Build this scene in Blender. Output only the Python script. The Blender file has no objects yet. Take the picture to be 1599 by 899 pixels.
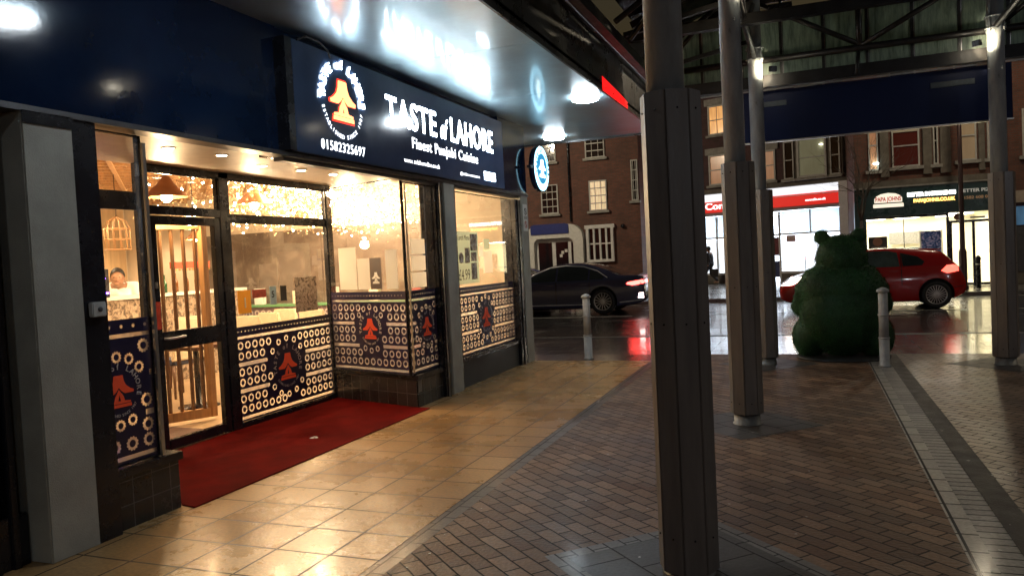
import bpy, bmesh, math, random
from mathutils import Vector, Matrix
from mathutils.bvhtree import BVHTree
random.seed(7)
R = math.radians
S = bpy.context.scene
COL = S.collection

# ---------------------------------------------------------------- camera, world, exposure
cd = bpy.data.cameras.new('camera'); cam = bpy.data.objects.new('camera', cd); COL.objects.link(cam)
cd.sensor_width = 36; cd.lens = 27.02; cd.clip_end = 1500; cd.clip_start = 0.05
_y, _p, _r = R(21.2), R(-2.1), R(2.87)
fw = Vector((-math.sin(_y)*math.cos(_p), math.cos(_y)*math.cos(_p), math.sin(_p)))
rt = Vector((math.cos(_y), math.sin(_y), 0)); up = rt.cross(fw)
rt2 = rt*math.cos(_r) - up*math.sin(_r); up2 = rt2.cross(fw)
mw = Matrix.Identity(4)
for i in range(3):
    mw[i][0] = rt2[i]; mw[i][1] = up2[i]; mw[i][2] = -fw[i]
mw.translation = (0, 0, 1.6)
cam.matrix_world = mw
S.camera = cam
W = bpy.data.worlds.new('World'); S.world = W; W.use_nodes = True
nt = W.node_tree; bg = nt.nodes['Background']
sky = nt.nodes.new('ShaderNodeTexSky'); sky.sky_type = 'NISHITA'; sky.sun_disc = False
sky.sun_elevation = R(1.0); sky.sun_rotation = R(200); sky.air_density = 2
nt.links.new(sky.outputs[0], bg.inputs[0]); bg.inputs[1].default_value = 0.028
S.view_settings.view_transform = 'Standard'; S.view_settings.look = 'None'
S.view_settings.exposure = 0.45; S.view_settings.gamma = 1
S.cycles.max_bounces = 7; S.cycles.transparent_max_bounces = 16; S.cycles.diffuse_bounces = 3
S.cycles.glossy_bounces = 3; S.cycles.transmission_bounces = 4
S.cycles.caustics_reflective = False; S.cycles.caustics_refractive = False
S.cycles.sample_clamp_indirect = 4.0
S.cycles.use_denoising = True

# ---------------------------------------------------------------- materials
MATS = {}
def mat(name, col=(.5, .5, .5), rough=.5, metal=0., emis=None, es=0., noise=0., nscale=8., bump=0., bscale=40., coat=0., rvar=0., spec=.5, streak=None, col2=None):
    """principled material with procedural wear: noise varies colour, roughness and relief"""
    if name in MATS: return MATS[name]
    m = bpy.data.materials.new(name); m.use_nodes = True; t = m.node_tree; n = t.nodes; l = t.links
    b = n['Principled BSDF']
    b.inputs['Base Color'].default_value = (*col, 1); b.inputs['Roughness'].default_value = rough
    b.inputs['Metallic'].default_value = metal; b.inputs['Coat Weight'].default_value = coat
    b.inputs['Specular IOR Level'].default_value = spec
    b.inputs['Coat Roughness'].default_value = .06
    if emis: b.inputs['Emission Color'].default_value = (*emis, 1); b.inputs['Emission Strength'].default_value = es
    if noise or rvar or bump:
        tc = n.new('ShaderNodeTexCoord'); mp = n.new('ShaderNodeMapping'); l.new(tc.outputs['Object'], mp.inputs[0])
        if streak: mp.inputs['Scale'].default_value = streak
    if noise or rvar:
        nz = n.new('ShaderNodeTexNoise'); nz.inputs['Scale'].default_value = nscale; nz.inputs['Detail'].default_value = 6
        nz.inputs['Roughness'].default_value = .65; l.new(mp.outputs[0], nz.inputs[0])
    if noise:
        r = n.new('ShaderNodeValToRGB'); l.new(nz.outputs[0], r.inputs[0])
        c2 = col2 or tuple(c*(1-noise) for c in col)
        r.color_ramp.elements[0].position = .32; r.color_ramp.elements[0].color = (*c2, 1)
        r.color_ramp.elements[1].position = .68; r.color_ramp.elements[1].color = (*[min(1, c*(1+noise*.35)) for c in col], 1)
        l.new(r.outputs[0], b.inputs['Base Color'])
    if rvar:
        mr = n.new('ShaderNodeMapRange'); l.new(nz.outputs[0], mr.inputs[0]); mr.inputs[1].default_value = .3; mr.inputs[2].default_value = .7
        mr.inputs[3].default_value = max(.02, rough-rvar); mr.inputs[4].default_value = min(1, rough+rvar); l.new(mr.outputs[0], b.inputs['Roughness'])
    if bump:
        nb = n.new('ShaderNodeTexNoise'); nb.inputs['Scale'].default_value = bscale; nb.inputs['Detail'].default_value = 4; l.new(mp.outputs[0], nb.inputs[0])
        bp = n.new('ShaderNodeBump'); bp.inputs['Strength'].default_value = bump; bp.inputs['Distance'].default_value = .01
        l.new(nb.outputs[0], bp.inputs['Height']); l.new(bp.outputs[0], b.inputs['Normal'])
    MATS[name] = m; return m

def brickmat(name, c1, c2, mortar, bw, bh, ms=.01, rot=0., rough=.5, wet=.0, axis='xy', offset=.5, bump=.6, scaleoff=(0, 0), nz_amt=.5, squash=1., rlo=None, rhi=None, bias=0., freq=2, wob=0.):
    """bricks, setts or tiles laid in object space, with damp patches that change gloss and grit that changes colour"""
    m = bpy.data.materials.new(name); m.use_nodes = True; t = m.node_tree; n = t.nodes; l = t.links
    b = n['Principled BSDF']; tc = n.new('ShaderNodeTexCoord')
    if axis == 'xy': src = tc.outputs['Object']
    else:
        sp = n.new('ShaderNodeSeparateXYZ'); l.new(tc.outputs['Object'], sp.inputs[0]); cb = n.new('ShaderNodeCombineXYZ')
        l.new(sp.outputs['Y' if axis == 'yz' else 'X'], cb.inputs[0]); l.new(sp.outputs['Z'], cb.inputs[1]); src = cb.outputs[0]
    mp = n.new('ShaderNodeMapping'); l.new(src, mp.inputs[0]); mp.inputs['Rotation'].default_value = (0, 0, rot)
    mp.inputs['Location'].default_value = (*scaleoff, 0)
    wn = n.new('ShaderNodeTexNoise'); wn.inputs['Scale'].default_value = 2.3; wn.inputs['Detail'].default_value = 3; l.new(src, wn.inputs[0])
    ws = n.new('ShaderNodeVectorMath'); ws.operation = 'MULTIPLY_ADD'; l.new(wn.outputs['Color'], ws.inputs[0]); ws.inputs[1].default_value = (wob, wob, 0); l.new(mp.outputs[0], ws.inputs[2])
    br = n.new('ShaderNodeTexBrick'); l.new(ws.outputs[0], br.inputs[0]); br.offset = offset; br.offset_frequency = freq; br.squash = squash
    br.inputs['Color1'].default_value = (*c1, 1); br.inputs['Color2'].default_value = (*c2, 1); br.inputs['Mortar'].default_value = (*mortar, 1)
    br.inputs['Scale'].default_value = 1; br.inputs['Brick Width'].default_value = bw; br.inputs['Row Height'].default_value = bh
    br.inputs['Mortar Size'].default_value = ms; br.inputs['Mortar Smooth'].default_value = .25; br.inputs['Bias'].default_value = bias
    nz = n.new('ShaderNodeTexNoise'); nz.inputs['Scale'].default_value = 1.1; nz.inputs['Detail'].default_value = 8; nz.inputs['Roughness'].default_value = .7
    l.new(src, nz.inputs[0])
    n2 = n.new('ShaderNodeTexNoise'); n2.inputs['Scale'].default_value = 45; n2.inputs['Detail'].default_value = 5; l.new(src, n2.inputs[0])
    mr = n.new('ShaderNodeMapRange'); mr.interpolation_type = 'SMOOTHSTEP'; mr.inputs[1].default_value = .22; mr.inputs[2].default_value = .78
    mr.inputs[3].default_value = 1-nz_amt; mr.inputs[4].default_value = 1+nz_amt*.5; l.new(nz.outputs[0], mr.inputs[0])
    mr2 = n.new('ShaderNodeMapRange'); mr2.inputs[1].default_value = .25; mr2.inputs[2].default_value = .75
    mr2.inputs[3].default_value = .72; mr2.inputs[4].default_value = 1.22; l.new(n2.outputs[0], mr2.inputs[0])
    mu = n.new('ShaderNodeMath'); mu.operation = 'MULTIPLY'; l.new(mr.outputs[0], mu.inputs[0]); l.new(mr2.outputs[0], mu.inputs[1])
    vm = n.new('ShaderNodeVectorMath'); vm.operation = 'SCALE'; l.new(br.outputs['Color'], vm.inputs[0]); l.new(mu.outputs[0], vm.inputs['Scale'])
    l.new(vm.outputs[0], b.inputs['Base Color'])
    rr = n.new('ShaderNodeMapRange'); rr.interpolation_type = 'SMOOTHSTEP'; rr.inputs[1].default_value = .2; rr.inputs[2].default_value = .8
    rr.inputs[3].default_value = rlo if rlo is not None else rough-.15; rr.inputs[4].default_value = rhi if rhi is not None else rough+.15
    l.new(nz.outputs[0], rr.inputs[0])
    ra = n.new('ShaderNodeMath'); ra.operation = 'MULTIPLY_ADD'; l.new(br.outputs['Fac'], ra.inputs[0]); ra.inputs[1].default_value = .35; l.new(rr.outputs[0], ra.inputs[2])
    l.new(ra.outputs[0], b.inputs['Roughness'])
    hh = n.new('ShaderNodeMath'); hh.operation = 'MULTIPLY_ADD'; l.new(br.outputs['Fac'], hh.inputs[0]); hh.inputs[1].default_value = -1.; l.new(n2.outputs[0], hh.inputs[2])
    bp = n.new('ShaderNodeBump'); bp.inputs['Strength'].default_value = bump; bp.inputs['Distance'].default_value = .004
    l.new(hh.outputs[0], bp.inputs['Height']); l.new(bp.outputs[0], b.inputs['Normal'])
    b.inputs['Coat Weight'].default_value = wet; b.inputs['Coat Roughness'].default_value = .12
    MATS[name] = m; return m

def glassmat(name, tint=(1, 1, 1), refl=.1, rough=.02, dirt=.04):
    m = bpy.data.materials.new(name); m.use_nodes = True; t = m.node_tree; n = t.nodes; l = t.links
    n.remove(n['Principled BSDF']); out = n['Material Output']
    tr = n.new('ShaderNodeBsdfTransparent'); tr.inputs[0].default_value = (*tint, 1)
    gl = n.new('ShaderNodeBsdfGlossy'); gl.inputs['Roughness'].default_value = rough
    df = n.new('ShaderNodeBsdfDiffuse'); df.inputs[0].default_value = (.5, .5, .48, 1)
    lw = n.new('ShaderNodeLayerWeight'); lw.inputs[0].default_value = .5
    mr = n.new('ShaderNodeMapRange'); l.new(lw.outputs['Facing'], mr.inputs[0]); mr.inputs[1].default_value = .3; mr.inputs[2].default_value = 1
    mr.inputs[3].default_value = refl; mr.inputs[4].default_value = .75
    mx = n.new('ShaderNodeMixShader'); l.new(mr.outputs[0], mx.inputs[0]); l.new(tr.outputs[0], mx.inputs[1]); l.new(gl.outputs[0], mx.inputs[2])
    nz = n.new('ShaderNodeTexNoise'); nz.inputs['Scale'].default_value = 6; nz.inputs['Detail'].default_value = 8
    m2 = n.new('ShaderNodeMath'); m2.operation = 'MULTIPLY'; l.new(nz.outputs[0], m2.inputs[0]); m2.inputs[1].default_value = dirt*2
    mx2 = n.new('ShaderNodeMixShader'); l.new(m2.outputs[0], mx2.inputs[0]); l.new(mx.outputs[0], mx2.inputs[1]); l.new(df.outputs[0], mx2.inputs[2])
    l.new(mx2.outputs[0], out.inputs[0]); MATS[name] = m; return m

def frostmat(name, col, clear=.35):
    m = bpy.data.materials.new(name); m.use_nodes = True; t = m.node_tree; n = t.nodes; l = t.links
    n.remove(n['Principled BSDF']); out = n['Material Output']
    tr = n.new('ShaderNodeBsdfTransparent'); tl = n.new('ShaderNodeBsdfTranslucent'); tl.inputs[0].default_value = (*col, 1)
    df = n.new('ShaderNodeBsdfDiffuse'); df.inputs[0].default_value = (*col, 1)
    a = n.new('ShaderNodeMixShader'); a.inputs[0].default_value = .35; l.new(tl.outputs[0], a.inputs[1]); l.new(df.outputs[0], a.inputs[2])
    mx = n.new('ShaderNodeMixShader'); mx.inputs[0].default_value = clear; l.new(a.outputs[0], mx.inputs[1]); l.new(tr.outputs[0], mx.inputs[2])
    l.new(mx.outputs[0], out.inputs[0]); MATS[name] = m; return m

def emit(name, col, s):
    return mat(name, col, .4, emis=col, es=s)

# ---------------------------------------------------------------- mesh helpers
def wloc(o):
    v = Vector((0, 0, 0))
    while o is not None: v += o.location; o = o.parent
    return v
def link(name, me, m, parent=None, smooth=False):
    o = bpy.data.objects.new(name, me); COL.objects.link(o)
    if parent is not None:
        d = wloc(parent)
        if d.length > 0: me.transform(Matrix.Translation(-d))
        o.parent = parent
    for x in (m if isinstance(m, (list, tuple)) else [m]):
        if x is not None: me.materials.append(x)
    if smooth:
        for p in me.polygons: p.use_smooth = True
    return o
def thing(name, label, cat, loc=(0, 0, 0), group=None):
    o = bpy.data.objects.new(name, None); COL.objects.link(o); o.location = loc; o.empty_display_size = .2
    return tag(o, label, cat, group)
def tag(o, label, cat, group=None):
    o['label'] = label; o['category'] = cat
    if group: o['group'] = group
    return o
def struct(o):
    o['kind'] = 'structure'; return o
def place_base(o):
    """put a single-mesh thing's origin at its own base"""
    me = o.data; xs = [v.co for v in me.vertices]
    c = Vector((sum(v.x for v in xs)/len(xs), sum(v.y for v in xs)/len(xs), min(v.z for v in xs)))
    me.transform(Matrix.Translation(-c)); o.location = c; return o
def copy_tree(o, parent=None):
    c = o.copy(); COL.objects.link(c); c.parent = parent
    for ch in [x for x in KIDS.get(o.name, [])]: copy_tree(ch, c)
    return c
KIDS = {}
def index_kids(root):
    KIDS[root.name] = [o for o in bpy.data.objects if o.parent == root]
    for k in KIDS[root.name]: index_kids(k)
def duptree(root):
    index_kids(root); return copy_tree(root)

class MB:
    def __init__(s): s.bm = bmesh.new(); s.mi = 0
    def box(s, x0, x1, y0, y1, z0, z1, rot=None, about=None):
        vs = [s.bm.verts.new(Vector(p)) for p in ((x0,y0,z0),(x1,y0,z0),(x1,y1,z0),(x0,y1,z0),(x0,y0,z1),(x1,y0,z1),(x1,y1,z1),(x0,y1,z1))]
        for f in ((0,3,2,1),(4,5,6,7),(0,1,5,4),(1,2,6,5),(2,3,7,6),(3,0,4,7)):
            fc = s.bm.faces.new([vs[i] for i in f]); fc.material_index = s.mi
        if rot is not None: bmesh.ops.rotate(s.bm, verts=vs, cent=about or Vector(((x0+x1)/2,(y0+y1)/2,(z0+z1)/2)), matrix=rot)
        return s
    def quad(s, *ps):
        f = s.bm.faces.new([s.bm.verts.new(Vector(p)) for p in ps]); f.material_index = s.mi; return s
    def bar(s, a, b, w, h=None, upv=(0, 0, 1)):
        """rectangular bar from a to b"""
        a, b = Vector(a), Vector(b); h = h or w; d = (b-a).normalized(); u = Vector(upv)
        if abs(d.dot(u)) > .99: u = Vector((1, 0, 0))
        sx = d.cross(u).normalized(); sy = sx.cross(d).normalized()
        q = []
        for p in (a, b):
            for i, j in ((-1,-1),(1,-1),(1,1),(-1,1)): q.append(s.bm.verts.new(p+sx*i*w/2+sy*j*h/2))
        for f in ((3,2,1,0),(4,5,6,7),(0,1,5,4),(1,2,6,5),(2,3,7,6),(3,0,4,7)):
            fc = s.bm.faces.new([q[i] for i in f]); fc.material_index = s.mi
        return s
    def tube(s, pts, rad, n=12, cap=True):
        pts = [Vector(p) for p in pts]; rads = rad if isinstance(rad, (list, tuple)) else [rad]*len(pts)
        rings = []
        for i, p in enumerate(pts):
            d = (pts[min(i+1, len(pts)-1)]-pts[max(i-1, 0)]).normalized()
            u = Vector((0, 0, 1)) if abs(d.z) < .95 else Vector((1, 0, 0))
            a = d.cross(u).normalized(); b = d.cross(a).normalized()
            rings.append([s.bm.verts.new(p+(a*math.cos(2*math.pi*k/n)+b*math.sin(2*math.pi*k/n))*rads[i]) for k in range(n)])
        for i in range(len(rings)-1):
            for k in range(n):
                f = s.bm.faces.new((rings[i][k], rings[i][(k+1) % n], rings[i+1][(k+1) % n], rings[i+1][k])); f.material_index = s.mi; f.smooth = True
        if cap:
            for r in (rings[0], rings[-1]):
                f = s.bm.faces.new(r); f.material_index = s.mi
        return s
    def lathe(s, c, prof, n=24, axis='z', cap=True):
        c = Vector(c); rings = []
        for r, h in prof:
            ring = []
            for k in range(n):
                a = 2*math.pi*k/n; x, y = r*math.cos(a), r*math.sin(a)
                v = {'z': Vector((x, y, h)), 'x': Vector((h, x, y)), 'y': Vector((x, h, y))}[axis]
                ring.append(s.bm.verts.new(c+v))
            rings.append(ring)
        for i in range(len(rings)-1):
            for k in range(n):
                f = s.bm.faces.new((rings[i][k], rings[i][(k+1) % n], rings[i+1][(k+1) % n], rings[i+1][k])); f.material_index = s.mi; f.smooth = True
        if cap:
            for r in (rings[0], rings[-1]):
                f = s.bm.faces.new(r); f.material_index = s.mi
        return s
    def prism(s, poly, fn, t0, t1):
        """poly of 2-D points; fn(u, v, t) gives the 3-D point"""
        a = [s.bm.verts.new(Vector(fn(u, v, t0))) for u, v in poly]; b = [s.bm.verts.new(Vector(fn(u, v, t1))) for u, v in poly]
        n = len(poly)
        for fc in (s.bm.faces.new(a[::-1]), s.bm.faces.new(b)): fc.material_index = s.mi
        for i in range(n):
            f = s.bm.faces.new((a[i], a[(i+1) % n], b[(i+1) % n], b[i])); f.material_index = s.mi
        return s
    def ball(s, c, r, sub=2, sc=(1, 1, 1)):
        d = bmesh.ops.create_icosphere(s.bm, subdivisions=sub, radius=r)
        for v in d['verts']:
            v.co = Vector((v.co.x*sc[0], v.co.y*sc[1], v.co.z*sc[2]))+Vector(c)
            for f in v.link_faces: f.material_index = s.mi; f.smooth = True
        return s
    def build(s, name, m, parent=None, bevel=0, seg=2, recalc=True, smooth=False):
        if recalc: bmesh.ops.recalc_face_normals(s.bm, faces=s.bm.faces)
        if bevel: bmesh.ops.bevel(s.bm, geom=list(s.bm.edges), offset=bevel, segments=seg, affect='EDGES', clamp_overlap=True)
        me = bpy.data.meshes.new(name); s.bm.to_mesh(me); s.bm.free()
        return link(name, me, m, parent, smooth)

def eval_mesh(o):
    dg = bpy.context.evaluated_depsgraph_get(); dg.update()
    return bpy.data.meshes.new_from_object(o.evaluated_get(dg))
def drop(o):
    d = o.data; bpy.data.objects.remove(o)
    if isinstance(d, bpy.types.Mesh): bpy.data.meshes.remove(d)
    else: bpy.data.curves.remove(d)

PX = Matrix(((0,0,1,0),(1,0,0,0),(0,1,0,0),(0,0,0,1)))     # text plane facing +x, reading along +y
NY = Matrix(((1,0,0,0),(0,0,-1,0),(0,1,0,0),(0,0,0,1)))    # text plane facing -y, reading along +x
def frame(P, s):
    """matrix of a vertical plane: origin P, reading direction s (x, y), up z, facing s x z"""
    s = Vector((s[0], s[1], 0)).normalized(); n = s.cross(Vector((0, 0, 1)))
    M = Matrix.Identity(4)
    for i in range(3): M[i][0] = s[i]; M[i][1] = (0, 0, 1)[i]; M[i][2] = n[i]; M[i][3] = P[i]
    return M
def text_me(st, size=.1, ext=.004, off=0., shear=0., align='LEFT', width=None, spacing=1.):
    cu = bpy.data.curves.new('t', 'FONT'); cu.body = st; cu.size = size; cu.extrude = ext; cu.offset = off; cu.shear = shear
    cu.align_x = align; cu.space_character = spacing; cu.resolution_u = 4
    o = bpy.data.objects.new('t', cu); COL.objects.link(o); me = eval_mesh(o); drop(o)
    if width:
        xs = [v.co.x for v in me.vertices]; w = max(xs)-min(xs)
        me.transform(Matrix.Diagonal((width/w, 1, 1, 1)))
        if align == 'LEFT':
            x0 = min(v.co.x for v in me.vertices); me.transform(Matrix.Translation((-x0, 0, 0)))
    return me
def join_me(mes):
    bm = bmesh.new()
    for me in mes: bm.from_mesh(me); bpy.data.meshes.remove(me)
    out = bpy.data.meshes.new('j'); bm.to_mesh(out); bm.free(); return out
def text(name, st, M, m, parent, **k):
    me = text_me(st, **k); me.transform(M); return link(name, me, m, parent)
def arc_text(st, size, rad, a0, a1, ext=.002, off=0., flip=False, asp=1.):
    """letters set round a circle from angle a0 to a1 (degrees); returns a mesh in plane coordinates"""
    mes = []; n = len(st)
    for i, ch in enumerate(st):
        if ch == ' ': continue
        a = R(a0+(a1-a0)*(i+.5)/n)
        me = text_me(ch, size, ext, off, align='CENTER')
        rot = a-math.pi/2 if not flip else a+math.pi/2
        rr = rad if not flip else rad+size*.7
        me.transform(Matrix.Rotation(rot, 4, 'Z')); me.transform(Matrix.Translation((rr*math.cos(a), rr*math.sin(a), 0)))
        mes.append(me)
    me = join_me(mes); me.transform(Matrix.Diagonal((asp, 1, 1, 1))); return me
def curve_fill(loops, ext=.0):
    cu = bpy.data.curves.new('c', 'CURVE'); cu.dimensions = '2D'; cu.fill_mode = 'BOTH'; cu.extrude = ext; cu.resolution_u = 1
    for lp in loops:
        sp = cu.splines.new('POLY'); sp.points.add(len(lp)-1); sp.use_cyclic_u = True
        for p, (x, y) in zip(sp.points, lp): p.co = (x, y, 0, 1)
    o = bpy.data.objects.new('c', cu); COL.objects.link(o); me = eval_mesh(o); drop(o); return me
def remesh_me(o, voxel, smooth=4, fac=.5):
    md = o.modifiers.new('r', 'REMESH'); md.mode = 'VOXEL'; md.voxel_size = voxel; md.use_smooth_shade = True
    if smooth:
        ms = o.modifiers.new('s', 'SMOOTH'); ms.iterations = smooth; ms.factor = fac
    me = eval_mesh(o); drop(o); return me
def lamp(name, loc, power, col, size=.05, parent=None, kind='POINT', **k):
    d = bpy.data.lights.new(name, kind); d.energy = power; d.color = col
    if kind in ('POINT', 'SPOT'): d.shadow_soft_size = size
    if kind == 'AREA': d.size = size
    o = bpy.data.objects.new(name, d); COL.objects.link(o); o.location = Vector(loc)-(wloc(parent) if parent else Vector())
    if parent: o.parent = parent
    if kind == 'SPOT': d.spot_size = k.get('spot', 1.4); d.spot_blend = .5
    if 'aim' in k: o.rotation_euler = Vector(k['aim']).to_track_quat('-Z', 'Y').to_euler()
    return o

# palette
black = mat('black_painted_metal', (.012, .013, .018), .25, noise=.15, nscale=5, rvar=.1)
navy = mat('navy_gloss_panel', (.006, .017, .05), .10, noise=.35, nscale=1.4, rvar=.035, bump=.03, bscale=30)
navy_sign = mat('navy_sign_face', (.045, .08, .165), .13, noise=.2, nscale=2, rvar=.05)
greypl = mat('grey_pillar_paint', (.36, .355, .31), .7, noise=.25, nscale=2.5, bump=.35, bscale=140)
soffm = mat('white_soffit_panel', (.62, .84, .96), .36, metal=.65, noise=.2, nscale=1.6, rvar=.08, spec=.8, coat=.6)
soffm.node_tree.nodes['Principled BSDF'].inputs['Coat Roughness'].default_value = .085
gutm = mat('grey_fascia_panel', (.06, .062, .06), .32, noise=.35, nscale=2.5, rvar=.12)
alu = mat('brushed_aluminium', (.5, .5, .48), .3, metal=.9, noise=.2, nscale=12)
steel = mat('galvanised_pipe', (.34, .37, .38), .36, metal=.15, noise=.35, nscale=7, rvar=.12, streak=(1, 1, .3))
clad = mat('grey_brown_cladding_board', (.165, .145, .128), .45, noise=.45, nscale=6, rvar=.1, streak=(1, 1, .12), bump=.15, bscale=60)
woodlt = mat('light_timber', (.5, .27, .11), .45, noise=.35, nscale=3, streak=(8, 8, .6))
woodpan = mat('pale_timber_panel', (.6, .42, .24), .5, noise=.25, nscale=2, streak=(6, 6, .5))
plaster = mat('warm_plaster', (.72, .62, .48), .8, noise=.15, nscale=2)
white = mat('white_paint', (.72, .72, .7), .5, noise=.15, nscale=5)
offwhite = mat('weathered_stone_paint', (.4, .4, .37), .7, noise=.35, nscale=4)
paper = mat('white_paper', (.75, .74, .7), .6, noise=.06, nscale=3)
chrome = mat('chrome', (.75, .75, .75), .3, metal=.1)
rubber = mat('black_rubber', (.012, .012, .012), .6, noise=.3, nscale=20)
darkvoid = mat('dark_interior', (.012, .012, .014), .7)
gl = glassmat('window_glass', refl=.07, dirt=.025)
backlit = frostmat('backlit_paper', (.95,.94,.9), .1)
gldark = glassmat('car_glass', tint=(.32, .36, .36), refl=.12, dirt=.01)
WARM = (1, .68, .35); SOFTW = (1, .8, .55); COOL = (.86, .94, 1)
# ================================================================ ground
asphalt = mat('wet_asphalt', (.035, .035, .037), .2, noise=.45, nscale=.9, rvar=.13, bump=.5, bscale=70, coat=.25)
g = MB().quad((-400,-300,-.14),(400,-300,-.14),(400,600,-.14),(-400,600,-.14)).build('ground', mat('dark_ground', (.04,.04,.04), .8, noise=.4, nscale=.2)); struct(g)
brickr = brickmat('herringbone_brick_paving', (.125,.06,.03), (.28,.17,.10), (.03,.022,.017), .205, .102, ms=.006, wob=.035, rot=R(41), rough=.4, wet=.03, nz_amt=.5, rlo=.36, rhi=.7, bump=1.8, bias=-.1)
bricks2 = brickmat('damp_brick_paving', (.19,.12,.075), (.29,.205,.14), (.03,.025,.02), .2, .1, ms=.006, wob=.035, rot=R(38), rough=.35, wet=.2, nz_amt=.4, rlo=.24, rhi=.5, bump=1)
slabs = brickmat('wet_pavement_slab', (.12,.085,.075), (.16,.12,.105), (.03,.025,.022), .6, .45, ms=.006, rough=.15, wet=.5, nz_amt=.35, rlo=.05, rhi=.26, bump=.3)
tiles = brickmat('tan_stone_tile', (.40,.225,.085), (.50,.30,.125), (.05,.03,.018), .364, .36, ms=.008, rough=.33, wet=.1, offset=0, scaleoff=(.0, .03), nz_amt=.22, rlo=.19, rhi=.38, wob=.012, bump=.35)
G = lambda name, pts, m: struct(MB().quad(*pts).build(name, m))
PY = 12.05
G('brick_paving', [(-2.12,-12,0),(.69,-12,0),(.69,PY,0),(-2.12,PY,0)], brickr)
G('brick_paving', [(1.1,-12,0),(22,-12,0),(22,PY,0),(1.1,PY,0)], bricks2)
G('walkway_tiles', [(-5.6,-12,.004),(-2.24,-12,.004),(-2.24,11.3,.004),(-5.6,11.3,.004)], tiles)
darkedge = brickmat('dark_edging_brick', (.09,.07,.06), (.12,.095,.08), (.02,.018,.016), .22, .1, ms=.006, rot=R(90), wet=.2, nz_amt=.35, rlo=.25, rhi=.5)
G('paving_edging', [(-2.24,-12,.001),(-2.12,-12,.001),(-2.12,11.3,.001),(-2.24,11.3,.001)], darkedge)
cream = brickmat('cream_edging_slab', (.26,.24,.21), (.38,.35,.3), (.03,.028,.025), .26, .2, ms=.009, rot=R(90), offset=0, scaleoff=(0,.09), wet=.05, nz_amt=.45, rlo=.36, rhi=.5)
sett = brickmat('grey_channel_sett', (.22,.205,.19), (.33,.31,.28), (.02,.018,.016), 5, .095, ms=.007, offset=0, scaleoff=(.0, 0), wet=.08, nz_amt=.5, rlo=.34, rhi=.6, bump=1.4)
G('drain_channel', [(.69,-12,0),(.8,-12,0),(.8,PY,0),(.69,PY,0)], cream)
G('drain_channel', [(.8,-12,-.004),(.95,-12,-.004),(.95,PY,-.004),(.8,PY,-.004)], sett)
G('drain_channel', [(.95,-12,0),(1.1,-12,0),(1.1,PY,0),(.95,PY,0)], mat('dark_jointing_strip', (.05,.043,.04), .55, noise=.4, nscale=6, rvar=.15, bump=.6, bscale=90))
padm = brickmat('slate_column_pad', (.055,.05,.048), (.075,.068,.062), (.015,.014,.013), .3, .3, ms=.006, rot=R(45), rough=.4, wet=.05, nz_amt=.4, rlo=.38, rhi=.6)
padl = brickmat('pale_pad_border', (.13,.12,.11), (.2,.19,.18), (.03,.03,.03), .22, .1, ms=.006, rot=R(45), rough=.5, wet=.05, nz_amt=.35)
for x, y in ((-.59,3.84),(-.575,7.27),(-.575,11.02),(2.24,11.06)):
    h = .66
    if y < 4:
        G('paving_pad', [(x,y-h-.13,.001),(x+h+.13,y,.001),(x,y+h+.13,.001),(x-h-.13,y,.001)], padl)
    G('paving_pad', [(x,y-h,.003),(x+h,y,.003),(x,y+h,.003),(x-h,y,.003)], padm)
G('pavement', [(-60,PY,-.002),(40,PY,-.002),(40,15.0,-.05),(-60,15.0,-.05)], slabs)
G('pavement', [(-60,11.3,-.001),(-2.12,11.3,-.001),(-2.12,PY,-.001),(-60,PY,-.001)], slabs)
kb = MB()
x = -60
while x < 40:
    kb.box(x, x+.905, 15.0, 15.14, -.3, -.045); x += .915
struct(kb.build('kerb', mat('granite_kerb', (.16,.155,.15), .35, noise=.4, nscale=6, rvar=.12, bump=.3), bevel=.012))
rd = MB(); N = 40
rd.quad((-200,15.14,-.12),(200,15.14,-.12),(200,25.7,-.12),(-200,25.7,-.12))
struct(rd.build('road', asphalt))
paint = mat('worn_road_paint', (.6,.6,.56), .4, noise=.6, nscale=9, rvar=.1)
lm = MB(); 
for y in (15.45,): lm.quad((-200,y,-.116),(200,y,-.116),(200,y+.07,-.116),(-200,y+.07,-.116))
for i in range(-12, 12): lm.quad((i*4,20.85,-.116),(i*4+3.4,20.85,-.116),(i*4+3.4,20.95,-.116),(i*4,20.95,-.116))
lm.quad((-200,25.35,-.116),(200,25.35,-.116),(200,25.43,-.116),(-200,25.43,-.116))
struct(lm.build('road_marking', paint))
fk = MB().box(-200, 200, 25.7, 25.84, -.3, .0).build('kerb', MATS['granite_kerb'], bevel=.012); struct(fk)
G('pavement', [(-200,25.84,-.004),(200,25.84,-.004),(200,60,-.004),(-200,60,-.004)], brickmat('far_slab', (.12,.11,.105), (.17,.16,.15), (.04,.04,.04), .6, .6, ms=.01, wet=.4, rlo=.08, rhi=.35))

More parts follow.
